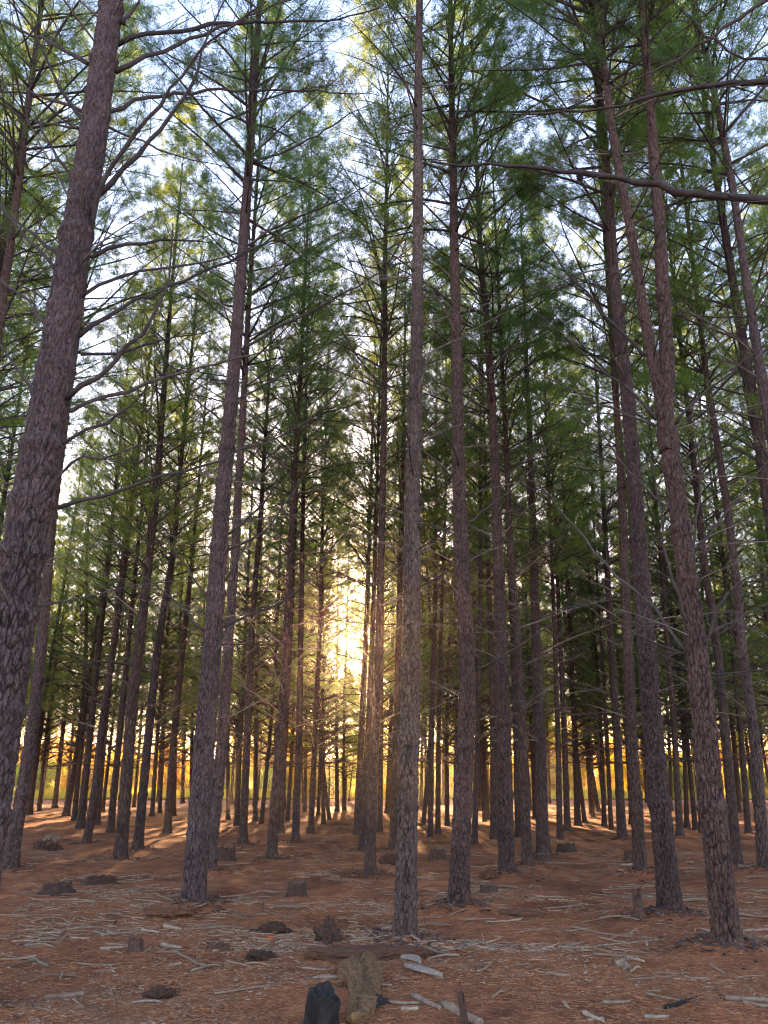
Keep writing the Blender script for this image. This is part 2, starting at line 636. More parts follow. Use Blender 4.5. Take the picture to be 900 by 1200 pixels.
# ------------------------------------------------------------------ trunks
def trunk_mesh(axis, rad, H, seed, nside, dz_fn, mat, detail, whorls=(), cell=(.05, .15), depth=.013):
    """axis(z)->xyz, rad(z)->radius; detail -> carved bark plates"""
    rng = np.random.default_rng(seed)
    zs = [-.25]
    while zs[-1] < H:
        zs.append(zs[-1] + dz_fn(zs[-1]))
    zs = np.array(zs)
    A = np.array([axis(z) for z in zs])
    rr = np.array([rad(max(z, 0)) for z in zs])
    for (zw, amp) in whorls:
        rr = rr * (1 + amp * np.exp(-((zs - zw) / .05) ** 2) - amp * .25 * np.exp(-((zs - zw - .14) / .08) ** 2))
    th = np.linspace(0, 2 * np.pi, nside, endpoint=False)
    T, Z = np.meshgrid(th, zs)
    RR = np.repeat(rr[:, None], nside, 1)
    x, y = np.cos(T), np.sin(T)
    # oval, lumpy section and root flare
    lump = .05 * vnoise(x * 1.3 + seed, y * 1.3, Z * .9, seed) + .022 * vnoise(x * 3, y * 3 + seed, Z * 2.6, seed + 1)
    ph = rng.uniform(0, 6.28)
    flare = np.exp(-np.clip(Z, 0, 9) / .13) * (.22 + .20 * np.cos(T * 5 + ph) * np.cos(T * 2 + ph) + .22 * vnoise(x * 2.2, y * 2.2, seed, seed + 5)) * rng.uniform(.7, 1.4)
    RR = RR * (1 + lump + flare)
    for (zw, amp) in whorls:
        kk = rng.integers(3, 6)
        a0 = rng.uniform(0, 6.28)
        for i in range(kk):
            da = np.angle(np.exp(1j * (T - a0 - 6.283 * i / kk)))
            RR = RR + amp * .28 * rr.mean() * np.exp(-(da * RR / .035) ** 2 - ((Z - zw) / .04) ** 2)
    if detail:
        r0 = rad(1.0)
        cell = (cell[0] * rng.uniform(.8, 1.35), cell[1] * rng.uniform(.7, 1.3))
        patch = .5 + .5 * np.clip(1.6 * vnoise(x * 1.5 + seed, y * 1.5, Z * .8, seed + 77) + .5, 0, 1)
        wob = .55 * vnoise(x * r0 / .07, y * r0 / .07, Z / .13, seed + 7)
        wx, wy, wz = x * r0 / cell[0] + wob, y * r0 / cell[0] + wob, Z / cell[1] + wob * .7
        f1, f2, idv = worley(wx, wy, wz, seed)
        e = np.clip((f2 - f1) / .22, 0, 1)
        e = e * e * (3 - 2 * e)
        g1, g2, gi = worley(wx * 2.3, wy * 2.3, wz * 1.7, seed + 31)
        e2 = np.clip((g2 - g1) / .3, 0, 1)
        fade = np.clip(1.25 - Z / 9.0, .3, 1)
        disp = depth * fade * (e * (.6 + .6 * idv) - .6) + depth * .33 * fade * (e2 * (.4 + gi) - .5)
        disp = disp + depth * .3 * vnoise(x * r0 / .012, y * r0 / .012, Z / .025, seed + 9)
        RR = RR + disp
        plate = np.clip(1 - fade * patch * (1 - e * (.75 + .25 * e2)) * (.6 + .8 * _hash(np.floor(wx), np.floor(wy), np.floor(wz), 3)), 0, 1)
    V = np.stack([A[:, None, 0] + x * RR, A[:, None, 1] + y * RR, np.repeat(A[:, 2][:, None], nside, 1)], -1).reshape(-1, 3)
    m = len(zs)
    i = np.arange(m - 1)[:, None] * nside
    j = np.arange(nside)[None]
    j2 = (j + 1) % nside
    F = np.stack([i + j, i + j2, i + nside + j2, i + nside + j], -1).reshape(-1, 4)
    me = mesh_np('trunk', V, [F], [mat], None, True)
    if detail:
        at = me.attributes.new('plate', 'FLOAT', 'POINT')
        at.data.foreach_set('value', plate.ravel().astype(np.float32))
    return me


def taper(d0, H):
    """diameter d0 just above the flare"""
    def f(z):
        k = max(.02, 1 - (z / H) ** 1.08 * 1.0)
        return .44 * d0 * k * (1 + .14 * math.exp(-z / .35))
    return f


def poly_axis(pts, base, H):
    """pts: list of world points (world coords) low to high in one plane; returns axis(z) local to base"""
    zs = np.array([p[2] - base[2] for p in pts])
    xs = np.array([p[0] - base[0] for p in pts])
    ys = np.array([p[1] - base[1] for p in pts])
    o = np.argsort(zs)
    zs, xs, ys = zs[o], xs[o], ys[o]
    # continue to the top with a damped slope
    k = (xs[-1] - xs[0]) / max(.5, zs[-1] - zs[0])
    if zs[-1] < H:
        zs = np.append(zs, [H + .5])
        xs = np.append(xs, [xs[-1] + k * .6 * (H + .5 - zs[-2])])
        ys = np.append(ys, [ys[-1]])
    zz = np.linspace(-.5, H + .5, 120)
    kx = np.interp(zz, zs, xs)
    ker = np.ones(9) / 9
    kx = np.convolve(np.pad(kx, 4, mode='edge'), ker, 'valid')
    kx[:5] = np.interp(zz[:5], zs, xs)
    kx = kx - np.interp(0, zz, kx)

    def f(z):
        return Vector((float(np.interp(z, zz, kx)), 0.0, z))
    return f


TREES = []       # world xy of everything planted


def whorl_list(rng, z0, z1, a=(.07, .21)):
    out, z = [], z0
    while z < z1:
        out.append((z, rng.uniform(*a)))
        z += rng.uniform(.45, .8)
    return out


def place_branch(root, me, sc, az, tilt, org, rscale=1.0, name='branch'):
    o = bpy.data.objects.new(name, me)
    link(o, root)
    o.location = org
    o.rotation_euler = Matrix.Rotation(az, 3, 'Z').to_3x3().to_4x4().to_euler()
    o.rotation_euler = (Matrix.Rotation(az, 3, 'Z') @ Matrix.Rotation(-tilt, 3, 'Y')).to_euler()
    o.scale = (sc, sc, sc)
    return o


def pixel_branch(root, base, pts, Y0, k, r0, mat, seed, twigs=1.0, live=None, name='branch'):
    """a bough that runs through the given picture points, receding k metres per metre of reach"""
    rng = np.random.default_rng(seed)
    P, reach, prev = [], 0.0, None
    for (px, py) in pts:
        Y = Y0 + k * reach
        p = on_plane(px, py, Y)
        if prev is not None:
            reach += (p - prev).length
            p = on_plane(px, py, Y0 + k * reach)
        prev = p
        P.append(np.array(p) - np.array(base))
    P = np.array(P)
    # resample smoothly
    t = np.concatenate([[0], np.cumsum(np.linalg.norm(np.diff(P, axis=0), axis=1))])
    L = t[-1]
    n = max(8, int(L / .16))
    tt = np.linspace(0, L, n)
    Q = np.stack([np.interp(tt, t, P[:, i]) for i in range(3)], -1)
    for _ in range(2):
        Q[1:-1] = (Q[:-2] + Q[1:-1] * 2 + Q[2:]) / 4
    Q[1:-1] += rng.normal(0, .011, (n - 2, 3))
    kink = np.cumsum(rng.normal(0, .012 if r0 < .028 else .006, (n, 3)), axis=0)
    Q += kink - np.linspace(0, 1, n)[:, None] * kink[-1] - (1 - np.linspace(0, 1, n)[:, None]) * kink[0]
    lines = [(Q, (r0 * (1 - .82 * tt / L) + .0015) * rng.uniform(.86, 1.16, n), 7)]
    sh = []
    side = 1
    for i in range(int(L * 8.0 * twigs)):
        side = -side
        a = rng.integers(max(1, n // 6), n - 1)
        d = unit(Q[min(a + 1, n - 1)] - Q[a - 1])
        perp = unit(np.cross(d, rng.normal(0, 1, 3)))
        s = rng.uniform(.5, 1.1)
        d2 = unit(d * math.cos(s) + perp * math.sin(s))
        l2 = rng.uniform(.15, .75) * (1.15 - a / n) + .08
        m = 6
        tw = Q[a] + np.cumsum(np.vstack([[0, 0, 0], np.tile(d2 * l2 / (m - 1), (m - 1, 1)) + rng.normal(0, .11 * l2 / m, (m - 1, 3))]), 0)
        lines.append((tw, np.linspace(max(.003, r0 * .22), .0013, m), 3))
        if rng.random() < .6:
            b = rng.integers(1, m - 1)
            d3 = unit(d2 + rng.normal(0, .7, 3))
            lines.append((np.stack([tw[b], tw[b] + d3 * l2 * .25, tw[b] + d3 * l2 * .45]), np.array([.003, .002, .001]), 3))
        if live is not None and a > n * .45 and rng.random() < live:
            for q in range(rng.integers(2, 5)):
                sh.append(np.concatenate([tw[rng.integers(2, m)], unit(d2 + rng.normal(0, .5, 3) + np.array([0, 0, .4]))]))
    o = obj(name, lines_mesh('branch', lines, mat), root)
    return Q, (np.array(sh) if sh else None)


BRANCHES = {}     # tree key -> list of (pixel points, k, r0, live share)
BRANCHES['big'] = [
    ([(89, 397), (115, 378), (150, 352), (200, 335), (255, 312), (326, 276), (380, 250)], .25, .020, None),
    ([(77, 468), (128, 428), (171, 391), (192, 348), (200, 303), (203, 262)], -.2, .022, None),
    ([(82, 482), (130, 458), (180, 446), (220, 435), (284, 417), (370, 391)], .3, .018, None),
    ([(66, 525), (110, 505), (135, 490), (155, 468), (180, 450)], -.15, .018, None),
    ([(57, 585), (64, 550), (78, 533), (110, 532), (175, 522), (240, 512)], -.3, .012, None),
    ([(68, 595), (130, 578), (185, 558), (240, 545), (275, 530), (335, 505), (390, 470)], .1, .016, None),
    ([(107, 302), (135, 290), (190, 280), (250, 285)], .35, .020, .5),
    ([(94, 348), (130, 330), (165, 315), (240, 307), (300, 290)], .2, .017, None),
    ([(117, 228), (140, 203), (165, 185), (215, 125), (250, 30), (268, -10)], -.1, .026, None),
    ([(105, 272), (118, 220), (145, 165), (200, 105), (240, 55), (312, 2)], -.25, .024, None),
    ([(135, 84), (180, 62), (240, 35), (300, 12), (350, -4)], .2, .024, None),
    ([(138, 52), (190, 38), (250, 26), (330, 21), (400, 18), (452, 4)], .3, .026, None),
    ([(143, 28), (158, 12), (166, -6)], 0, .028, None),
    ([(128, 131), (160, 114), (220, 107), (290, 105), (370, 110), (445, 112)], .45, .021, None),
    ([(125, 148), (170, 163), (220, 182), (270, 197)], .4, .013, None),
    ([(103, 75), (75, 55), (40, 38), (-5, 22)], .2, .024, None),
    ([(95, 130), (50, 111), (-5, 90)], .3, .019, None),
    ([(92, 150), (60, 144), (-5, 141)], .35, .013, None),
    ([(105, 160), (75, 100), (35, 25), (12, -6)], -.2, .019, None),
    ([(92, 222), (65, 185), (40, 140), (20, 100)], -.2, .015, None),
    ([(75, 303), (45, 280), (-5, 236)], .15, .021, None),
    ([(76, 340), (58, 308), (25, 272), (0, 238)], -.1, .021, None),
    ([(60, 390), (43, 362), (-5, 322)], .1, .020, None),
    ([(48, 512), (43, 465), (25, 430), (-5, 396)], -.2, .022, None),
    ([(33, 525), (15, 508), (-10, 498)], .1, .016, None),
    ([(30, 580), (12, 570), (-10, 556)], .1, .016, None),
    ([(95, 415), (130, 420), (165, 402), (205, 395), (250, 388)], .4, .014, None),
]
BRANCHES['fork'] = [
    ([(806, 766), (765, 712), (712, 664), (660, 600), (625, 560)], .1, .019, None),
    ([(826, 760), (841, 720), (852, 690), (880, 675), (905, 666)], -.1, .019, None),
    ([(826, 748), (850, 732), (880, 718), (910, 705)], .2, .010, None),
    ([(809, 736), (791, 688), (777, 627), (768, 573), (760, 530)], -.3, .019, None),
    ([(805, 685), (809, 645), (817, 587), (818, 540), (812, 490)], -.35, .017, None),
    ([(812, 648), (847, 600), (881, 560), (910, 530)], -.05, .019, None),
    ([(791, 497), (812, 470), (868, 430), (903, 388)], -.1, .021, None),
    ([(769, 492), (735, 455), (700, 433), (660, 393), (615, 355)], -.1, .021, None),
    ([(754, 417), (737, 393), (719, 377), (660, 308), (620, 262)], .1, .023, .3),
    ([(769, 500), (713, 473), (660, 455), (610, 425)], .15, .014, None),
    ([(800, 765), (760, 757), (712, 730), (670, 705)], .1, .012, None),
    ([(800, 600), (770, 590), (742, 560), (712, 520), (690, 470)], -.15, .015, None),
]
BRANCHES['flare'] = [
    ([(240, 740), (200, 702), (161, 671)], -.2, .020, None),
    ([(244, 700), (220, 670), (208, 648), (187, 611)], -.1, .015, None),
    ([(264, 680), (284, 648), (290, 620), (297, 590)], -.1, .014, None),
    ([(268, 626), (313, 587), (327, 560), (340, 520)], -.1, .018, None),
    ([(267, 644), (308, 624), (345, 576), (370, 530)], .1, .018, None),
    ([(259, 737), (308, 712), (353, 690), (393, 637), (420, 600)], .1, .017, None),
    ([(250, 755), (300, 760), (345, 752), (390, 735)], .15, .008, None),
    ([(278, 412), (330, 380), (400, 345), (455, 310), (500, 275)], .1, .022, None),
    ([(274, 470), (330, 440), (385, 420), (440, 380)], .2, .016, None),
    ([(286, 290), (330, 262), (400, 235), (450, 205)], .1, .02, .5),
    ([(292, 190), (340, 175), (400, 140), (450, 115)], .1, .02, .5),
    ([(273, 505), (240, 480), (205, 440), (180, 400)], -.1, .016, None),
]
BRANCHES['banded'] = [
    ([(558, 785), (589, 765), (635, 736), (675, 709), (720, 690)], -.1, .015, None),
    ([(541, 615), (575, 590), (610, 560), (660, 500)], .1, .015, None),
    ([(542, 480), (575, 430), (620, 395), (665, 350)], .1, .015, None),
    ([(534, 330), (560, 300), (590, 262), (640, 215)], .1, .017, .5),
    ([(530, 560), (500, 530), (470, 480), (440, 455)], .1, .012, None),
]

# ------------------------------------------------------------------ hand-placed near trees
def near_tree(key, base_px, pts_px, d0, H, cb, mat, label, group=None, seed=0, Lmax=3.1, nside=110, zfine=8.5, dead=34,
              fine=.016, name='pine_tree', dens=1.0, base=None, zmin=2.6, cell=(.034, .125), depth=.018, keep=1.0, low_len=1.0):
    b = base if base is not None else on_ground(*base_px)
    TREES.append((b.x, b.y))
    MOUNDS.append((b.x, b.y, .42, .11))
    rng = np.random.default_rng(seed + 900)
    bz = 0.0
    wp = [(b.x, b.y, 0.0)] + [tuple(on_plane(px, py, b.y)) for (px, py) in pts_px]
    axis = poly_axis(wp, (b.x, b.y, 0), H)
    rad = taper(d0, H)
    if key == 'fork':
        zsplit = on_plane(781, 505, b.y).z
        rad = lambda z, r_=taper(d0, H): r_(z) * (1 - .30 * min(1, max(0, (z - zsplit) / .5)))
    root = empty(name, (b.x, b.y, bz))
    tag(root, label, 'pine tree', group or 'pine trees at the front of the plantation')
    wh = whorl_list(rng, 1.3, H * .8)
    tm = trunk_mesh(axis, rad, H, seed + 3, nside, lambda z: fine if z < zfine else .06 if z < 13 else .2, mat, True, wh, cell, depth)
    obj('trunk', tm, root)
    # bare lower branches
    nb = 0
    z = zmin
    live_sh = []
    for (pts, k, r0, live) in BRANCHES.get(key, []):
        Q, sh = pixel_branch(root, (b.x, b.y, 0), pts, b.y + k * .1, k, r0, M['twig'], seed * 50 + nb, 1.0, live)
        if sh is not None:
            live_sh.append(sh)
        nb += 1
    while z < cb and nb < dead + 14:
        for i in range(rng.integers(1, 4)):
            f = min(1, max(.15, (z - 1.5) / (cb - 2)))
            v = rng.integers(len(DEAD))
            want = rng.uniform(.5, 2.6) * (.35 + .65 * f) * low_len
            sc = min(1.25, max(.45, want / DEAD_L[v]))
            az = rng.uniform(0, 6.283)
            place_branch(root, DEAD_ME[v], sc, az, rng.uniform(-.12, .2), axis(z) + Vector((math.cos(az), math.sin(az), 0)) * rad(z) * .7)
            nb += 1
        z += rng.uniform(.32, .62)
    plan = crown_plan(rng, cb, H, Lmax, dens)
    vis = 12.5
    for (z, az, v, sc, tilt) in plan:
        if z < vis and nb < 96:
            place_branch(root, LIVE_ME[v], sc, az, tilt, axis(z))
            nb += 1
    cr = crown_mesh('crown', plan, axis, rng, 17, .130, .0036, vis, keep=keep)
    obj('crown', cr, root)
    if live_sh:
        V, F = needles(np.concatenate(live_sh), rng, 11, .125, .0042)
        obj('foliage', mesh_np('foliage', V, [F], [M['needle']]), root)
    return root, axis, rad, b



def dia(px, base_px):
    p = on_ground(*base_px)
    return px / FPX * to_px((p.x, p.y, .8))[2]


# the thickest pine, rooted just outside the frame's lower corner
near_tree('big', (-58, 1190), [(-8, 880), (18, 700), (42, 560), (69, 420), (84, 300), (104, 200), (117, 100), (131, 0)],
          .44, 20, 10.5, M['bark_grey'], 'thickest pine of all, grey furrowed bark, leaning, with many long bare boughs', seed=1,
          nside=150, fine=.0125, zfine=9.5, dead=52, zmin=2.9, cell=(.036, .13), depth=.021, low_len=.6)
near_tree('flare', (226, 1073), [(241, 850), (249, 760), (255, 660), (263, 560), (277, 400), (287, 260), (298, 100), (303, 20)],
          .31, 20, 10.0, M['bark_grey'], 'grey pine with the broad flared foot and deeply furrowed bark', seed=2, nside=110, low_len=.8, dead=40)
near_tree('lichen', (475, 1110), [(481, 800), (483, 650), (484, 560), (489, 400), (490, 260), (490, 100), (492, 0)],
          .240, 20.5, 12.6, M['bark_lichen'], 'slim straight pine speckled with pale lichen, its upper stem bare', seed=3, nside=90, low_len=.8, dead=46)
near_tree('banded', (536, 1069), [(548, 830), (550, 800), (547, 760), (541, 660), (538, 560), (535, 400), (532, 260), (530, 150)],
          .275, 20, 9.8, M['bark_brown'], 'brown pine ringed by knobbly collars, just beside the lichen-speckled one', seed=4, nside=100, low_len=.85)
fork = near_tree('fork', (853, 1117), [(826, 860), (817, 760), (809, 700), (797, 620), (791, 560), (781, 500), (774, 460), (759, 400), (740, 270), (722, 190)],
                 .285, 19, 10.3, M['bark_brown'], 'twin-stemmed pine that forks high up, with stout crooked boughs', seed=5, nside=110, low_len=.9, dead=40)
# second stem of the fork
fr, fax, frad, fb = fork
zf = on_plane(781, 505, fb.y).z
fpts = [on_plane(px, py, fb.y) for (px, py) in [(781, 500), (781, 440), (780, 400), (775, 330), (772, 260), (766, 200), (762, 130)]]
frng = np.random.default_rng(55)
fz = [p.z - zf for p in fpts]
fx = [p.x - fb.x for p in fpts]
fx0 = fax(zf).x


def fork_axis(z):
    k = (fx[-1] - fx[2]) / (fz[-1] - fz[2])
    xx = np.interp(z, fz, fx) if z < fz[-1] else fx[-1] + k * .6 * (z - fz[-1])
    w = min(1, max(0, z / .7))
    return Vector((fx0 * (1 - w) + xx * w, -.03 * w, z + zf))


sm = trunk_mesh(lambda z: fork_axis(z) , lambda z: .088 * max(.05, 1 - z / 12.5), 11.5, 57, 50, lambda z: .03 if z < 5 else .15,
                M['bark_brown'], True, whorl_list(frng, 1, 8), (.04, .12), .009)
obj('side_stem', sm, fr)
splan = [(z, a, v, s * .8, t) for (z, a, v, s, t) in crown_plan(frng, 4.6, 11.4, 2.2)]
obj('crown', crown_mesh('crown', splan, fork_axis, frng, 11, .125, .0042, -1), fr)

near_tree('straight', (787, 1076), [(764, 850), (756, 740), (749, 640), (743, 560), (736, 460), (722, 360), (715, 260), (709, 180), (702, 100)],
          .290, 20, 9.6, M['bark_brown'], 'dark straight pine close beside the twin-stemmed one, on the aisle side', seed=6, nside=100, low_len=.8, dead=44)
near_tree('roofed', (-86, 1075), [(-70, 900), (-30, 620), (0, 370), (20, 230), (45, 30)],
          .24, 19.5, 10.5, M['bark_brown'], 'slender pine entering the top corner beyond the thickest pine', seed=7, nside=60, fine=.03, low_len=.8)
near_tree('behind_big', (11, 1022), [(40, 840), (52, 720), (62, 600), (84, 440), (105, 290), (122, 170)],
          .265, 20, 9.6, M['bark_grey'], 'grey pine half hidden right behind the thickest pine', seed=8, nside=80, fine=.022)
near_tree('behind_flare', (244, 1026), [(260, 880), (267, 760), (275, 660), (280, 560), (285, 480), (289, 400)],
          .235, 19.5, 9.2, M['bark_grey'], 'grey pine half hidden right behind the one with the flared foot', seed=9, nside=80, fine=.022)
near_tree('ridged', (594, 1027), [(590, 830), (587, 760), (584, 660), (581, 560), (576, 460), (571, 380), (563, 300)],
          .30, 20, 8.6, M['bark_brown'], 'dark ridged pine standing next beyond the collared brown pine', seed=10, nside=90, fine=.022)
near_tree('aisle', (751, 1026), [(740, 860), (735, 740), (731, 640), (728, 560), (722, 470)],
          .235, 19.5, 8.8, M['bark_brown'], 'slim brown pine at the edge of the open aisle behind the straight one', seed=12, nside=80, fine=.022)
near_tree('edge', (896, 1027), [(884, 850), (873, 800), (865, 700), (856, 620), (847, 560), (831, 460), (823, 400)],
          .225, 19.5, 8.8, M['bark_grey'], 'mossy-footed pine at the picture edge beyond the twin-stemmed pine', seed=13, nside=70, fine=.025)
near_tree('topcorner', (1000, 1085), [(940, 700), (900, 490), (889, 420), (879, 360), (865, 260), (855, 200), (838, 110), (822, 50)],
          .215, 19.5, 10.2, M['bark_grey'], 'thin leaning pine crossing the sky in the upper corner beyond the twin-stemmed pine', seed=14, nside=60, fine=.03)
# a pine out of frame whose long boughs reach in
rr_, ax_, rd_, ob_ = near_tree('reach', (0, 0), [], .30, 20, 12.5, M['bark_brown'],
                               'pine just outside the view whose long bough with a hanging cone reaches in', seed=15, nside=60, fine=.04,
                               base=Vector((4.35, 6.1, 0)), dead=14, low_len=.5, zmin=4.0)
Q1, _ = pixel_branch(rr_, (ob_.x, ob_.y, 0), [(1000, 246), (900, 228), (860, 231), (820, 229), (790, 216), (740, 207), (690, 201), (640, 197), (580, 193), (505, 189)],
                     6.1, .06, .046, M['twig'], 771, .5)
pixel_branch(rr_, (ob_.x, ob_.y, 0), [(1010, 122), (905, 100), (860, 97), (810, 102), (760, 112), (690, 131), (600, 134)], 6.1, .10, .032, M['twig'], 772, .8, .25)
pixel_branch(rr_, (ob_.x, ob_.y, 0), [(1000, -40), (890, 8), (830, 50), (790, 72), (740, 98), (690, 120), (640, 128)], 6.1, .15, .022, M['twig'], 773, .8, .3)
pixel_branch(rr_, (ob_.x, ob_.y, 0), [(1010, 60), (905, 76), (860, 68), (835, 55), (800, 10)], 6.1, .1, .02, M['twig'], 774, .8)


def cone_mesh():
    mb = MB()
    L, rmax = .105, .036
    core = np.linspace(0, 1, 9)
    mb.tube(np.stack([0 * core, 0 * core, -core * L], -1), rmax * .72 * np.sin(np.clip(core * 2.6 + .45, 0, 3.0)) + .002, 10)
    k = 0
    for i in range(13):
        t = .05 + i / 13.5
        rr = rmax * .8 * math.sin(min(3.0, t * 2.6 + .45))
        for j in range(9):
            a = k * 2.399
            k += 1
            c = np.array([math.cos(a) * rr, math.sin(a) * rr, -t * L])
            o = np.array([math.cos(a), math.sin(a), 0])
            s = np.array([-math.sin(a), math.cos(a), 0])
            v = [c - s * .006, c + s * .006, c + o * .009 + s * .005 + np.array([0, 0, -.004]), c + o * .009 - s * .005 + np.array([0, 0, -.004]), c + o * .004 + np.array([0, 0, .006])]
            mb.add(v, [[0, 1, 2, 3]], [[0, 4, 1], [1, 4, 2], [2, 4, 3], [3, 4, 0]])
    return mb.mesh('pine_cone', [M['cone']])


CONE = cone_mesh()
qi = int(np.argmin([abs(to_px(Vector(q) + ob_)[0] - 669) for q in Q1]))
c = obj('pine_cone', CONE, rr_, Vector(Q1[qi]) + Vector((0, 0, -.012)))
c.scale = (.95, .95, .8)
# closed cones stuck to the lichen trunk
lroot = [o for o in bpy.data.objects if o.name.startswith('pine_tree') and 'lichen' in o.get('label', '') and 'slim' in o.get('label', '')][0]
for (px, py) in [(475, 584), (494, 585), (479, 609), (494, 612)]:
    p = on_plane(px, py, lroot.location.y - .06)
    c = obj('pine_cone', CONE, lroot, p - lroot.location)
    c.rotation_euler = (.5, .4 if px > 484 else -.4, 0)

# reddish dead spray hanging in the crown of the flared pine
froot = [o for o in bpy.data.objects if 'flared' in o.get('label', '') and 'foot and' in o.get('label', '')][0]
srng = np.random.default_rng(5)
sc_ = on_plane(358, 82, froot.location.y + .5) - froot.location
ss = []
for i in range(150):
    d = srng.normal(0, 1, 3)
    ss.append(np.concatenate([np.array(sc_) + srng.normal(0, 1, 3) * np.array([.36, .3, .2]), unit(d * .6 + np.array([0, 0, -.3]))]))
V, F = needles(np.array(ss), srng, 12, .12, .0042)
o = obj('dead_spray', mesh_np('dead_spray', V, [F], [M['needle_dead']]), froot)
o['label'] = 'rust red spray of dead needles'

# ------------------------------------------------------------------ middle distance: one crown and bough stock, a trunk each
CROWNS_MID, CROWNS_FAR, TANGLE = [], [], []
for i in range(6):
    rng = np.random.default_rng(50 + i)
    cb = [8.6, 7.8, 7.0, 8.2, 6.4, 7.4][i]
    pl = crown_plan(rng, cb, 20, 3.0 + .2 * (i % 3), 1.0)
    CROWNS_MID.append(crown_mesh('crown', pl, lambda z: Vector((0, 0, z)), rng, 13, .135, .0040, -1, keep=.70,
                                 mats=[M['needle_young'] if i in (2, 4) else M['needle'], M['twig']]))
for i in range(6):
    rng = np.random.default_rng(70 + i)
    cb = [3.9, 3.0, 4.6, 2.8, 4.2, 3.5][i]
    pl = crown_plan(rng, cb, 20, 3.1, .95)
    CROWNS_FAR.append(crown_mesh('crown', pl, lambda z: Vector((0, 0, z)), rng, 10, .15, .0060, -1, keep=.5,
                                 mats=[M['needle_young'] if i in (1, 4) else M['needle'], M['twig']], wood_sides=False))
CROWNS_HIGH = []
for i in range(3):
    rng = np.random.default_rng(80 + i)
    pl = crown_plan(rng, [7.9, 8.5, 8.2][i], 20, 2.3, .9)
    CROWNS_HIGH.append(crown_mesh('crown', pl, lambda z: Vector((0, 0, z)), rng, 8, .15, .0080, -1, keep=.7, wood_sides=False))
CROWNS_RIM, CROWNS_YOUNG = [], []
for i in range(4):
    rng = np.random.default_rng(180 + i)
    pl = crown_plan(rng, [3.8, 4.4, 3.4, 4.1][i], 18, 2.7, 1.0)
    CROWNS_RIM.append(crown_mesh('crown', pl, lambda z: Vector((0, 0, z)), rng, 9, .15, .0085, -1, keep=.62,
                                 mats=[M['needle_young'] if i == 1 else M['needle'], M['twig']], wood_sides=False))
    pl = crown_plan(rng, [2.2, 2.8, 2.5, 2.0][i], 8.4, 2.0, 1.1)
    CROWNS_YOUNG.append(crown_mesh('crown', pl, lambda z: Vector((0, 0, z)), rng, 8, .15, .0105, -1, wood_sides=False))
for i in range(5):
    rng = np.random.default_rng(90 + i)
    mb = MB()
    z = 2.1
    while z < 8.6:
        for j in range(rng.integers(3, 6)):
            v = rng.integers(len(DEAD))
            sc = rng.uniform(.5, 1.0) * 1.9 / DEAD_L[v]
            m = np.array(xf(rng.uniform(0, 6.28), rng.uniform(-.2, .3), min(sc, 1.6), Vector((0, 0, z))))
            for (p, r, k) in DEAD[v][0]:
                mb.tube(p @ m[:3, :3].T + m[:3, 3], r * 1.7, 4 if k > 3 else 3, cap=False)
        z += rng.uniform(.24, .42)
    TANGLE.append(mb.mesh('bare_twigs', [M['twig_pale'] if i % 2 else M['twig']]))

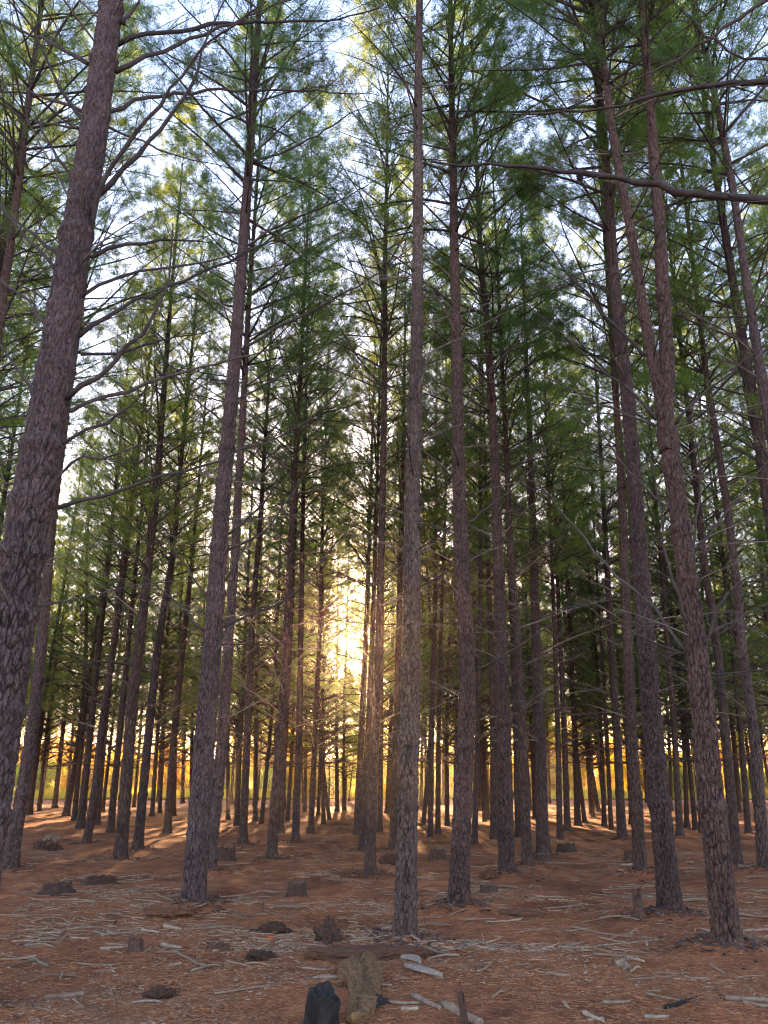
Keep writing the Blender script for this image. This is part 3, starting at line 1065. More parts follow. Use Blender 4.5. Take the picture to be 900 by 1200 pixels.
MID = [
    # base px, points above, width px, label
    ((141, 1008), [(156, 810), (171, 690), (184, 570), (200, 350)], 17, 'sturdy dark pine midway between the thickest pine and the flared-foot pine'),
    ((161, 996), [(176, 840), (187, 740), (203, 650), (212, 540)], 13, 'slim pine touching the far side of the sturdy dark one'),
    ((101, 988), [(112, 930), (118, 860), (136, 740)], 11, 'slim knobbly pine behind the clump of broken logs'),
    ((196, 976), [(204, 860), (212, 780), (225, 660)], 10, 'thin pine in the gap just before the flared-foot pine'),
    ((129, 976), [(141, 850), (152, 740)], 9.5, 'thin pine seen between the knobbly and the sturdy dark pine'),
    ((94, 971), [(108, 840), (120, 720)], 10, 'dark thin pine just behind the knobbly slim one'),
    ((113, 966), [(122, 860), (133, 760)], 9, 'pine half hidden behind the knobbly slim one'),
    ((317, 1010), [(333, 820), (337, 720), (345, 560), (352, 440)], 14, 'leaning grey pine standing behind the cut stump'),
    ((284, 993), [(291, 840), (296, 720), (303, 640), (312, 500)], 11, 'grey pine next beyond the flared-foot pair'),
    ((346, 990), [(351, 850), (353, 700), (355, 600)], 10, 'thin upright pine close beside the leaning grey pine'),
    ((364, 977), [(371, 820), (375, 740), (377, 650)], 8, 'thin pine nearest the low sun on its flared-foot side'),
    ((329, 977), [(334, 880), (340, 760)], 7, 'thin pine glimpsed behind the leaning grey pine'),
    ((433, 1028), [(440, 850), (444, 800), (447, 650), (450, 500), (452, 280)], 14, 'slim pine in front of the dark pair beneath the low sun'),
    ((424, 997), [(433, 830), (438, 700), (441, 600)], 9, 'first of the dark pair just behind the slim pine below the sun'),
    ((418, 979), [(424, 850), (430, 720)], 9.5, 'thinner one of the dark pair just behind the slim pine below the sun'),
    ((461, 992), [(466, 800), (470, 650), (472, 560), (474, 430)], 11, 'dark pine almost touching the lichen-speckled stem'),
    ((504, 981), [(506, 850), (510, 700)], 8, 'thin dark pine in the gap between lichen-speckled and collared pines'),
    ((513, 979), [(514, 850), (518, 700), (522, 600)], 7, 'thinnest of the stems between lichen-speckled and collared pines'),
    ((556, 992), [(560, 850), (563, 700)], 8, 'stem peeping out behind the collared brown pine'),
    ((579, 983), [(578, 830), (573, 700)], 10.5, 'pine peeping out behind the dark ridged pine'),
    ((618, 1017), [(612, 850), (605, 720), (597, 640), (595, 560)], 13.5, 'smooth slim pine beside the dark ridged pine'),
    ((607, 981), [(604, 850), (600, 740)], 8, 'stem peeping out between the ridged and the smooth slim pine'),
    ((636, 999), [(633, 860), (628, 760), (625, 640), (621, 520)], 17, 'bushy-branched pine opening the row along the aisle'),
    ((656, 985), [(654, 860), (650, 740)], 8, 'dark pine next down the aisle after the bushy-branched one'),
    ((665, 976), [(662, 870), (657, 760)], 8.5, 'third dark pine down the aisle from the bushy-branched one'),
    ((677, 967), [(674, 870), (670, 780)], 8.5, 'fourth dark pine down the aisle from the bushy-branched one'),
    ((729, 985), [(723, 860), (714, 720), (706, 560)], 12.5, 'dark pine on the far side of the aisle before the yellow glow'),
    ((797, 982), [(790, 850), (778, 700)], 9, 'dark pine between the straight and the twin-stemmed pine'),
    ((864, 1016), [(852, 880), (848, 850), (844, 780), (825, 660), (815, 560)], 14, 'brown pine half hidden behind the twin-stemmed pine'),
    ((877, 977), [(870, 880), (856, 740)], 8, 'thin pine between the twin-stemmed and the mossy-footed pine'),
    ((716, 970), [(712, 880), (705, 760)], 6, 'thin dark pine on the far side of the aisle near its bright end'),
]
# stems at the sunlit rim
RIM = [(34, 955, 8), (64, 948, 7), (77, 957, 9), (87, 961, 7), (178, 958, 6), (187, 953, 5), (204, 957, 5), (267, 960, 5), (277, 968, 7), (299, 962, 6),
       (306, 966, 6), (337, 960, 4.5), (373, 956, 4.5), (379, 965, 5.5), (386, 959, 5), (395, 951, 5.5), (445, 975, 6), (496, 968, 6), (524, 966, 6),
       (568, 962, 4.5), (572, 959, 4.5), (627, 960, 5), (685, 963, 5), (695, 958, 3.6), (708, 967, 5), (805, 970, 6), (815, 972, 6), (822, 975, 6), (897, 976, 6),
       (46, 950, 5), (120, 952, 5), (150, 954, 5), (232, 955, 5), (320, 953, 4), (357, 953, 4), (470, 960, 5), (533, 960, 5), (590, 960, 5), (740, 965, 5), (768, 968, 5), (850, 968, 5)]


def lean_matrix(dx, dz):
    return Matrix.Rotation(math.atan2(dx, dz), 4, 'Y')


def mid_tree(b, pts, d0, label, group, seed, H=None, far=False, branches=12, name='pine_tree'):
    rng = np.random.default_rng(seed + 4000)
    TREES.append((b.x, b.y))
    H = H or rng.uniform(18.5, 21.0)
    if pts:
        axis = poly_axis([(b.x, b.y, 0)] + [tuple(on_plane(px, py, b.y)) for (px, py) in pts], (b.x, b.y, 0), H)
    else:
        lx = rng.normal(0, .022)
        cv = rng.normal(0, .10)
        axis = lambda z: Vector((lx * z + cv * math.sin(z * .35), 0, z))
    rad = taper(d0, H)
    root = empty(name, (b.x, b.y, gz(b.x, b.y)))
    tag(root, label, 'pine tree', group)
    wh = whorl_list(rng, 1.2, 9)
    tm = trunk_mesh(axis, rad, H, seed % 97, 12 if far else 22, (lambda z: .22) if far else (lambda z: .07 if z < 9 else .25), M['bark_far'], False, wh if not far else ())
    obj('trunk', tm, root)
    high = 392 < to_px((b.x, b.y, 1))[0] < 424 and b.y > 24 and far
    pool = CROWNS_YOUNG if H < 10 else CROWNS_HIGH if high else CROWNS_RIM if far and b.y > 49 else CROWNS_FAR if far else CROWNS_MID
    cm = pool[rng.integers(len(pool))]
    top = axis(14.0)
    s = H / (8.4 if H < 10 else 20.0)
    m = lean_matrix(top.x if H > 10 else 0, 14.0) @ Matrix.Rotation(rng.uniform(0, 6.28), 4, 'Z') @ Matrix.Diagonal((s * rng.uniform(.9, 1.1), s * rng.uniform(.9, 1.1), s, 1))
    o = obj('crown', cm, root)
    o.matrix_local = m
    if far:
        o = obj('bare_twigs', TANGLE[rng.integers(len(TANGLE))], root)
        o.matrix_local = lean_matrix(axis(5).x, 5.0) @ Matrix.Rotation(rng.uniform(0, 6.28), 4, 'Z') @ Matrix.Diagonal((.8, .8, .75 if high else 1, 1))
        o['kind'] = 'stuff'
    else:
        z = 2.4
        nb = 0
        while z < 8.5 and nb < branches * 3:
            for i in range(rng.integers(1, 4)):
                v = rng.integers(len(DEAD))
                sc = min(1.3, max(.4, rng.uniform(.6, 2.4) / DEAD_L[v]))
                place_branch(root, DEAD_ME[v], sc, rng.uniform(0, 6.28), rng.uniform(-.12, .25), axis(z))
                nb += 1
            z += rng.uniform(.3, .6)
    return root


for i, (bp_, pts, w, label) in enumerate(MID):
    p = on_ground(*bp_)
    mid_tree(p, pts, w / FPX * to_px((p.x, p.y, .8))[2], label, 'pines in the middle of the plantation', 10 + i)

ZONES = [(60, 'distant pine stem in the yellow glow beside the thickest pine', 'rim pines beside the thickest pine'),
         (225, 'distant pine stem in the glow between the thickest and the flared-foot pine', 'rim pines between thickest and flared-foot pine'),
         (332, 'distant pine stem in the glow between flared-foot and leaning grey pine', 'rim pines beyond the flared-foot pine'),
         (400, 'distant pine stem in the glow between the leaning grey pine and the sun gap', 'rim pines under the low sun'),
         (482, 'distant pine stem in the glow between sun gap and lichen-speckled pine', 'rim pines beside the lichen-speckled pine'),
         (548, 'distant pine stem in the glow between lichen-speckled and collared pine', 'rim pines before the collared pine'),
         (640, 'distant pine stem in the glow between collared and bushy-branched pine', 'rim pines beyond the ridged pine'),
         (760, 'distant pine stem at the bright yellow end of the open aisle', 'rim pines at the end of the aisle'),
         (835, 'distant pine stem in the glow between straight and twin-stemmed pine', 'rim pines beyond the straight pine'),
         (905, 'distant pine stem in the glow between twin-stemmed and mossy-footed pine', 'rim pines beyond the twin-stemmed pine')]


def zone(px):
    for z in ZONES:
        if px < z[0]:
            return z
    return ZONES[-1]


for i, (px, py, w) in enumerate(RIM):
    p = on_ground(px, py)
    z = zone(px)
    d0 = min(.34, max(.18, w / FPX * to_px((p.x, p.y, .8))[2]))
    mid_tree(p, None, d0, z[1], z[2], 300 + i, far=True)

# the rest of the plantation in rows, outside the frame and out to its rim
k = 0
ca, sa = math.cos(R(13.7)), math.sin(R(13.7))
for a in range(-16, 20):
    for bb in range(1, 26):
        u = a * 3.1 + random.uniform(-.45, .45)
        w = bb * 2.75 + random.uniform(-.5, .5)
        x, y = u * ca + w * sa, -u * sa + w * ca
        if not (6 < y < 61):
            continue
        px, py, dep = to_px((x, y, 0))
        inside = -12 < px < 912
        if inside and y < 39:
            continue
        if inside and random.random() < (.0 if y > 50 else .15):
            continue
        if not inside and (abs(x) > .47 * y + (6.5 if y > 15 else 4.5)):
            continue
        if min((x - q[0]) ** 2 + (y - q[1]) ** 2 for q in TREES) < (2.0 if y > 44 else 4.5):
            continue
        p = Vector((x, y, 0))
        if inside:
            z = zone(px)
            young = 382 < px < 434 and y > 49
            mid_tree(p, None, .11 if young else random.uniform(.2, .29), z[1], z[2], 600 + k, H=random.uniform(7.6, 8.6) if young else None, far=True)
        else:
            s = 'left' if x < 0 else 'right'
            mid_tree(p, None, random.uniform(.22, .30), 'plantation pine standing just outside the %s edge of the view' % s,
                     'pines outside the %s edge' % s, 600 + k, far=y > 26, branches=8)
        k += 1
print('trees', len(TREES), 'filler', k)

# ------------------------------------------------------------------ ground
def axis_coords(lo_f, hi_f, step, lo, hi, grow):
    c = list(np.arange(lo_f, hi_f + 1e-6, step))
    s = step
    while c[-1] < hi:
        s *= grow
        c.append(c[-1] + s)
    s = step
    while c[0] > lo:
        s *= grow
        c.insert(0, c[0] - s)
    return np.array(c)


HAND_MOUNDS = [(385, 1108, .5, .05), (200, 1074, .55, .05), (20, 1160, .8, -.07), (430, 1110, .6, .04), (65, 1050, .35, .05), (117, 1030, .4, .05), (620, 1060, .6, .04), (400, 1180, .4, .05)]
for (px, py, r_, h_) in HAND_MOUNDS:
    p = on_ground(px, py)
    MOUNDS.append((p.x, p.y, r_, h_))
for (tx, ty) in TREES:
    if 12 < ty < 26 and not any(abs(m[0] - tx) < .1 for m in MOUNDS):
        MOUNDS.append((tx, ty, .5, .05))
xs = axis_coords(-6, 6, .04, -1500, 1500, 1.07)
ys = axis_coords(4.5, 14, .04, -600, 2500, 1.03)
X, Y = np.meshgrid(xs, ys)
Z = ground_h(X, Y)
Z = Z * np.clip((300 - np.abs(Y)) / 200, 0, 1)
nx, ny = len(xs), len(ys)
i = np.arange(ny - 1)[:, None] * nx
j = np.arange(nx - 1)[None]
F = np.stack([i + j, i + j + 1, i + nx + j + 1, i + nx + j], -1).reshape(-1, 4)
floor = obj('forest_floor', mesh_np('forest_floor', np.stack([X, Y, Z], -1).reshape(-1, 3), [F], [M['floor']]))
tag(floor, 'rust brown forest floor matted with fallen pine needles', kind='structure')
print('floor verts', nx * ny)

# sunlit meadow beyond the rim
mx = np.linspace(-90, 90, 61)
my = np.concatenate([np.linspace(64, 90, 14), np.linspace(95, 320, 24)])
X, Y = np.meshgrid(mx, my)
Y = Y + (Y < 70) * vnoise(X / 4.0, 0 * X, 0, 8) * 1.5
Zm = ground_h(X, Y) * np.clip((300 - np.abs(Y)) / 200, 0, 1) + .10 + .03 * vnoise(X / 3, Y / 3, 0, 9)
nx, ny = len(mx), len(my)
i = np.arange(ny - 1)[:, None] * nx
j = np.arange(nx - 1)[None]
F = np.stack([i + j, i + j + 1, i + nx + j + 1, i + nx + j], -1).reshape(-1, 4)
tag(obj('meadow_field', mesh_np('meadow_field', np.stack([X, Y, Zm], -1).reshape(-1, 3), [F], [M['meadow']])),
    'bright yellow green meadow beyond the pines', kind='structure')
rng = np.random.default_rng(77)
n = 60000
gx = rng.uniform(-42, 42, n)
gy = 63.5 + rng.gamma(1.3, 9.0, n)
hgt = rng.uniform(.25, .75, n)
gzv = ground_h(gx, gy) + .08
an = rng.uniform(0, 6.28, n)
wv = np.stack([np.cos(an), np.sin(an), 0 * an], -1) * .03
b0 = np.stack([gx, gy, gzv], -1)
tp = b0 + np.stack([rng.normal(0, .12, n), rng.normal(0, .12, n), hgt], -1)
V = np.stack([b0 - wv, b0 + wv, tp], 1).reshape(-1, 3)
tag(obj('meadow_grass', mesh_np('meadow_grass', V, [np.arange(n * 3).reshape(-1, 3)], [M['grass']])), 'tall sunlit meadow grass beyond the pines', kind='stuff')


# sunlit bushes and young trees beyond the rim
def bush_meshes(seed, w, h, nleaf, trunk_h, ls=1.0, mat='leaf'):
    rng = np.random.default_rng(seed)
    lines = []
    tips = []
    for i in range(9):
        a = rng.uniform(0, 6.28)
        top = np.array([math.cos(a) * w * rng.uniform(.1, .42), math.sin(a) * w * rng.uniform(.1, .42), h * rng.uniform(.55, .92)])
        p = np.array([np.array([0, 0, 0]) if t == 0 else top * np.array([t ** 1.5, t ** 1.5, t]) + rng.normal(0, .04 * h, 3) * t for t in np.linspace(0, 1, 7)])
        lines.append((p, np.linspace(.025 * h ** .7, .008, 7), 5))
        tips += [p[q] for q in range(2, 7)]
    tips = np.array(tips)
    cl = tips[rng.integers(len(tips), size=70)] + rng.normal(0, 1, (70, 3)) * np.array([w * .12, w * .12, h * .08])
    c = cl[rng.integers(len(cl), size=nleaf)] + rng.normal(0, 1, (nleaf, 3)) * np.array([.07 * w, .07 * w, .055 * h])
    c[:, 2] = np.maximum(c[:, 2], trunk_h + rng.uniform(0, .4, nleaf))
    d = rng.normal(0, 1, (nleaf, 3))
    d /= np.linalg.norm(d, axis=1)[:, None]
    e = np.cross(d, rng.normal(0, 1, (nleaf, 3)))
    e /= np.linalg.norm(e, axis=1)[:, None]
    s = rng.uniform(.06, .13, (nleaf, 1)) * ls
    V = np.stack([c - d * s, c + e * s * .5, c + d * s, c - e * s * .5], 1).reshape(-1, 3)
    return lines_mesh('stem', lines, M['twig']), mesh_np('foliage', V, [np.arange(nleaf * 4).reshape(-1, 4)], [M[mat]], None, False)


BUSH = [bush_meshes(1, 3.6, 3.0, 4200, .1), bush_meshes(2, 3.4, 4.6, 5200, .2, 1.0, 'leaf_gold'), bush_meshes(3, 4.4, 2.2, 4200, .05, 1.0, 'leaf_green'), bush_meshes(4, 5.0, 7.5, 9000, .4),
        bush_meshes(5, 6.0, 11.5, 15000, .3, 1.5)]
rng = np.random.default_rng(5)
for i in range(84):
    row = i % 4
    y = [70, 80, 92, 108][row] + rng.uniform(-4, 4)
    x = (-36 + (i // 4) * 72 / 20) * (.85 + .12 * row) + rng.uniform(-1.6, 1.6)
    v = rng.choice([0, 1, 2, 3, 4], p=[[.4, .15, .45, 0, 0], [.2, .5, .1, .2, 0], [.3, .6, .1, 0, 0], [.2, .6, 0, .2, 0]][row])
    root = empty('sunlit_bush', (x, y, gz(x, y)))
    root.rotation_euler = (0, 0, rng.uniform(0, 6.28))
    s = rng.uniform(.95, 1.45)
    root.scale = (s, s, s)
    px = to_px((x, y, 1))[0]
    zz = zone(min(max(px, 0), 899))
    tag(root, 'yellow sunlit bush in the meadow ' + zz[1].split('pine stem ')[1].replace('in the yellow glow ', 'seen ').replace('in the glow ', 'seen '), 'bush', 'meadow bushes: ' + zz[2])
    obj('stem', BUSH[v][0], root)
    obj('foliage', BUSH[v][1], root)

# ------------------------------------------------------------------ things on the ground
def stick_mesh(seed, L, r, mat, bendy=.10, broken=True, fork=False):
    rng = np.random.default_rng(seed)
    n = 10
    t = np.linspace(-.5, .5, n)
    y = bendy * L * (rng.uniform(-1, 1) * (t * t * 4 - 1) * .5 + rng.uniform(-1, 1) * t ** 3 * 3) + rng.normal(0, .012 * L, n) * bendy * 4
    z = rng.normal(0, .12 * r, n) + abs(rng.normal(0, .015)) * L * (t * t * 4)
    p = np.stack([t * L, y, z], -1)
    mb = MB()
    rad = r * np.linspace(1.0, rng.uniform(.45, .8), n) * rng.uniform(.88, 1.12, n)
    rad[0] *= .8
    mb.tube(p, rad, 7, True, .10)
    if fork:
        a = rng.integers(3, 7)
        d = np.array([rng.uniform(.5, 1), rng.choice([-1, 1]) * rng.uniform(.5, .9), .1])
        mb.tube(np.stack([p[a], p[a] + d * L * .14, p[a] + d * L * .27 + np.array([0, .02 * L, 0])]), np.array([r * .6, r * .45, r * .15]), 5)
    return mb.mesh('stick', [mat])


def lay(name, me, px0, px1, r, label, cat='stick', lift=.45, group=None):
    a, b = on_ground(*px0), on_ground(*px1)
    za, zb = gz(a.x, a.y), gz(b.x, b.y)
    c = (a + b) / 2
    zc = gz(c.x, c.y)
    zc = max(zc, (za + zb) / 2)
    o = obj(name, me)
    d = b - a
    o.rotation_euler = (0, -math.atan2(zb - za, d.length) * .8, math.atan2(d.y, d.x))
    o.location = (c.x, c.y, zc + r * lift)
    tag(o, label, cat, group)
    return o


STICKS = [
    ((53, 1165), (99, 1164), .026, 'stick_brown', 'thick pinkish brown log piece lying alone before the thickest pine'),
    ((117, 1113), (156, 1111), .020, 'stick', 'pale barkless stick lying against the small dark stub'),
    ((90, 1129), (143, 1131), .010, 'stick', 'long thin straight stick before the flared-foot pine'),
    ((112, 1136), (138, 1135), .010, 'stick_brown', 'short brown stick parallel to the long thin straight one'),
    ((188, 1114), (213, 1119), .024, 'stick_pale', 'bleached bone-like stick piece before the flared-foot pine'),
    ((203, 1124), (239, 1142), .014, 'stick', 'slanting pale stick ending near the bone-like piece'),
    ((198, 1137), (212, 1135), .016, 'stick_pale', 'stubby bleached piece beside the slanting pale stick'),
    ((35, 1122), (55, 1130), .018, 'stick_pale', 'bleached knobby stick crossing the thin stick by the dark hollow'),
    ((0, 1121), (66, 1128), .009, 'stick', 'thin stick running out from the frame edge under the knobby bleached one'),
    ((110, 1094), (124, 1099), .016, 'stick_pale', 'bright bleached stick end poking from the long curved one'),
    ((124, 1097), (156, 1095), .018, 'stick', 'long curved pale stick before the flared-foot pine'),
    ((165, 1091), (186, 1096), .015, 'stick_pale', 'bleached slab just in front of the flared foot'),
    ((193, 1090), (211, 1096), .026, 'stick_pale', 'short thick whitish wood slab in front of the flared foot'),
    ((250, 1121), (263, 1116), .012, 'stick_pale', 'pale crooked stick by the dark clod behind the orange scrap'),
    ((410, 1113), (461, 1112), .017, 'stick', 'pale curved stick lying up against the lichen-speckled pine'),
    ((468, 1107), (492, 1117), .014, 'stick', 'pale stick slanting off the foot of the lichen-speckled pine'),
    ((500, 1121), (533, 1127), .016, 'stick_brown', 'stick with a dark snapped end before the collared pine'),
    ((547, 1121), (600, 1109), .010, 'stick', 'long slender forked stick lying alone by the aisle'),
    ((560, 1150), (574, 1143), .014, 'stick', 'short light stick on the bare litter beyond the grey splinters'),
    ((483, 1174), (516, 1188), .024, 'stick', 'pale broken stick slanting down toward the leaning dark shard'),
    ((442, 1186), (492, 1181), .012, 'stick', 'thin crooked stick before the rotten log'),
    ((470, 1190), (490, 1187), .018, 'stick_pale', 'pale chip-like stick beneath the thin crooked one'),
    ((520, 1183), (562, 1200), .036, 'stick', 'stout pale log end lying behind the leaning dark shard'),
    ((643, 1148), (667, 1153), .018, 'stick_brown', 'brown stubby stick on the bare litter left of the split bleached chunk'),
    ((735, 1132), (756, 1137), .016, 'stick', 'light stick pointing away from the split bleached chunk'),
    ((661, 1180), (667, 1187), .014, 'stick_pale', 'tiny bright stick standing out on bare litter near the crossed sticks'),
    ((684, 1191), (708, 1199), .020, 'stick_pale', 'bleached stick under its crossing partner at the frame bottom'),
    ((690, 1198), (708, 1193), .012, 'stick', 'slender stick crossing over a bleached one at the frame bottom'),
    ((706, 1180), (739, 1178), .013, 'stick', 'straight pale stick lying level between the crossed sticks and the dark log'),
    ((755, 1189), (784, 1190), .016, 'stick_pale', 'bright level stick just in front of the dark log piece'),
    ((757, 1107), (759, 1111), .016, 'stick_pale', 'tiny pale stick by the pointed shard'),
    ((757, 1172), (800, 1180), .012, 'stick', 'long stick leading from the dark log to the frame edge'),
    ((850, 1177), (902, 1180), .022, 'stick', 'stout pale stick running out of the frame edge'),
    ((872, 1185), (903, 1188), .016, 'stick_pale', 'bleached stick below the stout one at the frame edge'),
    ((802, 1147), (830, 1150), .012, 'stick', 'pale curved stick before the twin-stemmed pine'),
    ((830, 1136), (850, 1143), .010, 'stick', 'small slanting stick beneath the foot of the twin-stemmed pine'),
    ((672, 1092), (741, 1102), .015, 'stick', 'longest straight branch lying across the aisle strew'),
    ((656, 1094), (678, 1097), .011, 'stick_brown', 'brown stick at the near end of the longest straight branch'),
    ((655, 1116), (684, 1108), .013, 'stick', 'slanting bowed stick just below the longest straight branch'),
    ((654, 1116), (700, 1113), .010, 'stick', 'level stick crossing the slanting bowed one'),
    ((700, 1110), (765, 1106), .011, 'stick', 'long level stick among the strew before the pointed shard'),
    ((872, 1097), (903, 1096), .018, 'stick_brown', 'dark stick beside the twin-stemmed pine at the frame edge'),
    ((866, 1024), (886, 1025), .035, 'stick', 'pale log piece lying at the mossy foot at the frame edge'),
    ((728, 1013), (742, 1013), .022, 'stick_pale', 'bleached piece lying by the slim aisle pine'),
    ((440, 1013), (458, 1009), .014, 'stick_pale', 'white forked stick on the dark clod before the lichen-speckled pine'),
    ((310, 1042), (338, 1041), .016, 'stick', 'straight stick beside the cut stump'),
    ((279, 1050), (295, 1049), .018, 'stick', 'pale piece between flared-foot pine and cut stump'),
    ((500, 1071), (530, 1069), .016, 'stick', 'pale stick tucked under the collared pine'),
]
for q, (a, b, r, mat, label) in enumerate(STICKS):
    L = (on_ground(*a) - on_ground(*b)).length
    lay('dry_stick', stick_mesh(q + 1000, L, r, M[mat], .07 if r > .015 else .05, True, 'forked' in label), a, b, r, label)

SV = [stick_mesh(2000 + q, 1.0, .022, M[['stick', 'stick_pale', 'stick', 'stick_brown', 'stick'][q % 5]], .12, True, q % 6 == 0) for q in range(15)]
SZ = [(130, 'slim pale twig on the litter in front of the thickest pine', 'twigs before the thickest pine'),
      (300, 'slim pale twig on the litter round the flared-foot pine', 'twigs round the flared-foot pine'),
      (470, 'slim pale twig on the litter between cut stump and lichen-speckled pine', 'twigs between cut stump and lichen-speckled pine'),
      (620, 'slim pale twig on the litter round the collared brown pine', 'twigs round the collared pine'),
      (780, 'slim pale twig on the litter of the open aisle', 'twigs on the aisle'),
      (999, 'slim pale twig on the litter round the twin-stemmed pine', 'twigs round the twin-stemmed pine')]
rng = np.random.default_rng(31)
cnt = 0
while cnt < 245:
    px, py = rng.uniform(0, 900), 985 + 205 * rng.beta(1.7, 2.2)
    dens = float(vnoise(np.array([px / 60]), np.array([py / 14]), 0, 21)[0])
    if dens < -.1 or (py > 1110 and rng.random() < .5):
        continue
    p = on_ground(px, py)
    if min((p.x - t[0]) ** 2 + (p.y - t[1]) ** 2 for t in TREES) < .12:
        continue
    L = rng.uniform(.2, .7) * (1.2 if py < 1080 else .7)
    o = bpy.data.objects.new('dry_twig', SV[rng.integers(len(SV))])
    link(o)
    th = rng.uniform(.25, .6)
    o.scale = (L, th, th * .9)
    o.location = (p.x, p.y, gz(p.x, p.y) + .012)
    o.rotation_euler = (rng.uniform(0, 6.28), rng.normal(0, .05), rng.normal(0, .75) + (3.14 if rng.random() < .5 else 0))
    for z in SZ:
        if px < z[0]:
            tag(o, z[1], 'twig', z[2])
            break
    cnt += 1


def scatter(name, label, n, lo, hi, rlo, rhi, mat, ylim, seed, strew):
    rng = np.random.default_rng(seed)
    y = rng.uniform(0, 1, n * 3)
    py = ylim[0] + (ylim[1] - ylim[0]) * y
    px = rng.uniform(-60, 960, n * 3)
    dx, dy = (px - 450) / FPX, -(py - 600) / FPX
    dz = SP + dy * CP
    t = -CAMH / dz
    x, yy = dx * t, (CP - dy * SP) * t
    w = vnoise(x / 1.3, yy / 1.3, 0, 41) * .6 + vnoise(x / .45, yy / .45, 0, 42) * .5
    keep = w > strew + rng.normal(0, .22, n * 3)
    x, yy = x[keep][:n], yy[keep][:n]
    n = len(x)
    z = ground_h(x, yy)
    a = rng.normal(0, 1.1, n)
    L = rng.uniform(lo, hi, n) * rng.uniform(.25, 1, n)
    r = rng.uniform(rlo, rhi, n)
    d = np.stack([np.cos(a), np.sin(a), rng.normal(0, .10, n)], -1)
    s = np.stack([-np.sin(a), np.cos(a), 0 * a], -1)
    up = np.array([0, 0, 1.0])
    c = np.stack([x, yy, z + r * .9], -1)
    bend = s * (rng.normal(0, .10, n) * L)[:, None]
    secs = []
    for f, rf in ((-.5, .8), (0, 1.0), (.5, .55)):
        o = c + d * (f * L)[:, None] + (bend if f == 0 else 0)
        for k in range(4):
            q = k * math.pi / 2 + .6
            secs.append(o + s * (math.cos(q) * r * rf)[:, None] + up * (math.sin(q) * r * rf * .8)[:, None])
    V = np.stack(secs, 1).reshape(-1, 3)
    base = np.arange(n)[:, None] * 12
    F = []
    for sec in (0, 4):
        for k in range(4):
            F.append(np.stack([base[:, 0] + sec + k, base[:, 0] + sec + (k + 1) % 4, base[:, 0] + sec + 4 + (k + 1) % 4, base[:, 0] + sec + 4 + k], -1))
    for sec in (0, 8):
        F.append(np.stack([base[:, 0] + sec + k for k in range(4)], -1))
    tag(obj(name, mesh_np(name, V, [np.concatenate(F)], [M[mat]], None, False)), label, kind='stuff')


scatter('twig_litter', 'pale broken twig litter strewn over the forest floor', 6500, .07, .40, .003, .008, 'twig_litter', (962, 1120), 61, .22)
scatter('chip_litter', 'small pale bark and wood chips among the needles', 5000, .02, .09, .003, .007, 'twig_litter', (1010, 1215), 62, .05)
scatter('needle_litter', 'fallen rust brown pine needles', 70000, .06, .16, .0012, .0030, 'needle_litter', (1050, 1230), 63, -.6)


rng = np.random.default_rng(64)
FL = MB()
for (tx, ty) in TREES:
    if 4 < ty < 24 and abs(tx) < .5 * ty + 1:
        m = int(170 if ty < 13 else 70)
        rr_f = .17 + rng.gamma(1.6, .11, m)
        aa = rng.uniform(0, 6.28, m)
        fx_, fy_ = tx + np.cos(aa) * rr_f, ty + np.sin(aa) * rr_f
        fz_ = ground_h(fx_, fy_) + .004
        for q in range(m):
            l, w_ = rng.uniform(.012, .05), rng.uniform(.008, .02)
            a_ = rng.uniform(0, 6.28)
            u_ = np.array([math.cos(a_), math.sin(a_), rng.normal(0, .25)]) * l
            v_ = np.array([-math.sin(a_), math.cos(a_), rng.normal(0, .3)]) * w_
            c_ = np.array([fx_[q], fy_[q], fz_[q] + rng.uniform(0, .012)])
            top_ = np.array([0, 0, .006])
            FL.add([c_ - u_ - v_, c_ + u_ - v_ * .6, c_ + u_ * .8 + v_, c_ - u_ * .7 + v_ * .9, c_ - u_ - v_ + top_, c_ + u_ - v_ * .6 + top_, c_ + u_ * .8 + v_ + top_, c_ - u_ * .7 + v_ * .9 + top_],
                   [[3, 2, 1, 0], [4, 5, 6, 7], [0, 1, 5, 4], [1, 2, 6, 5], [2, 3, 7, 6], [3, 0, 4, 7]])
tag(obj('bark_litter', FL.mesh('bark_litter', [M['bark_flake']], False)), 'dark shed bark flakes heaped round the pine feet', kind='stuff')


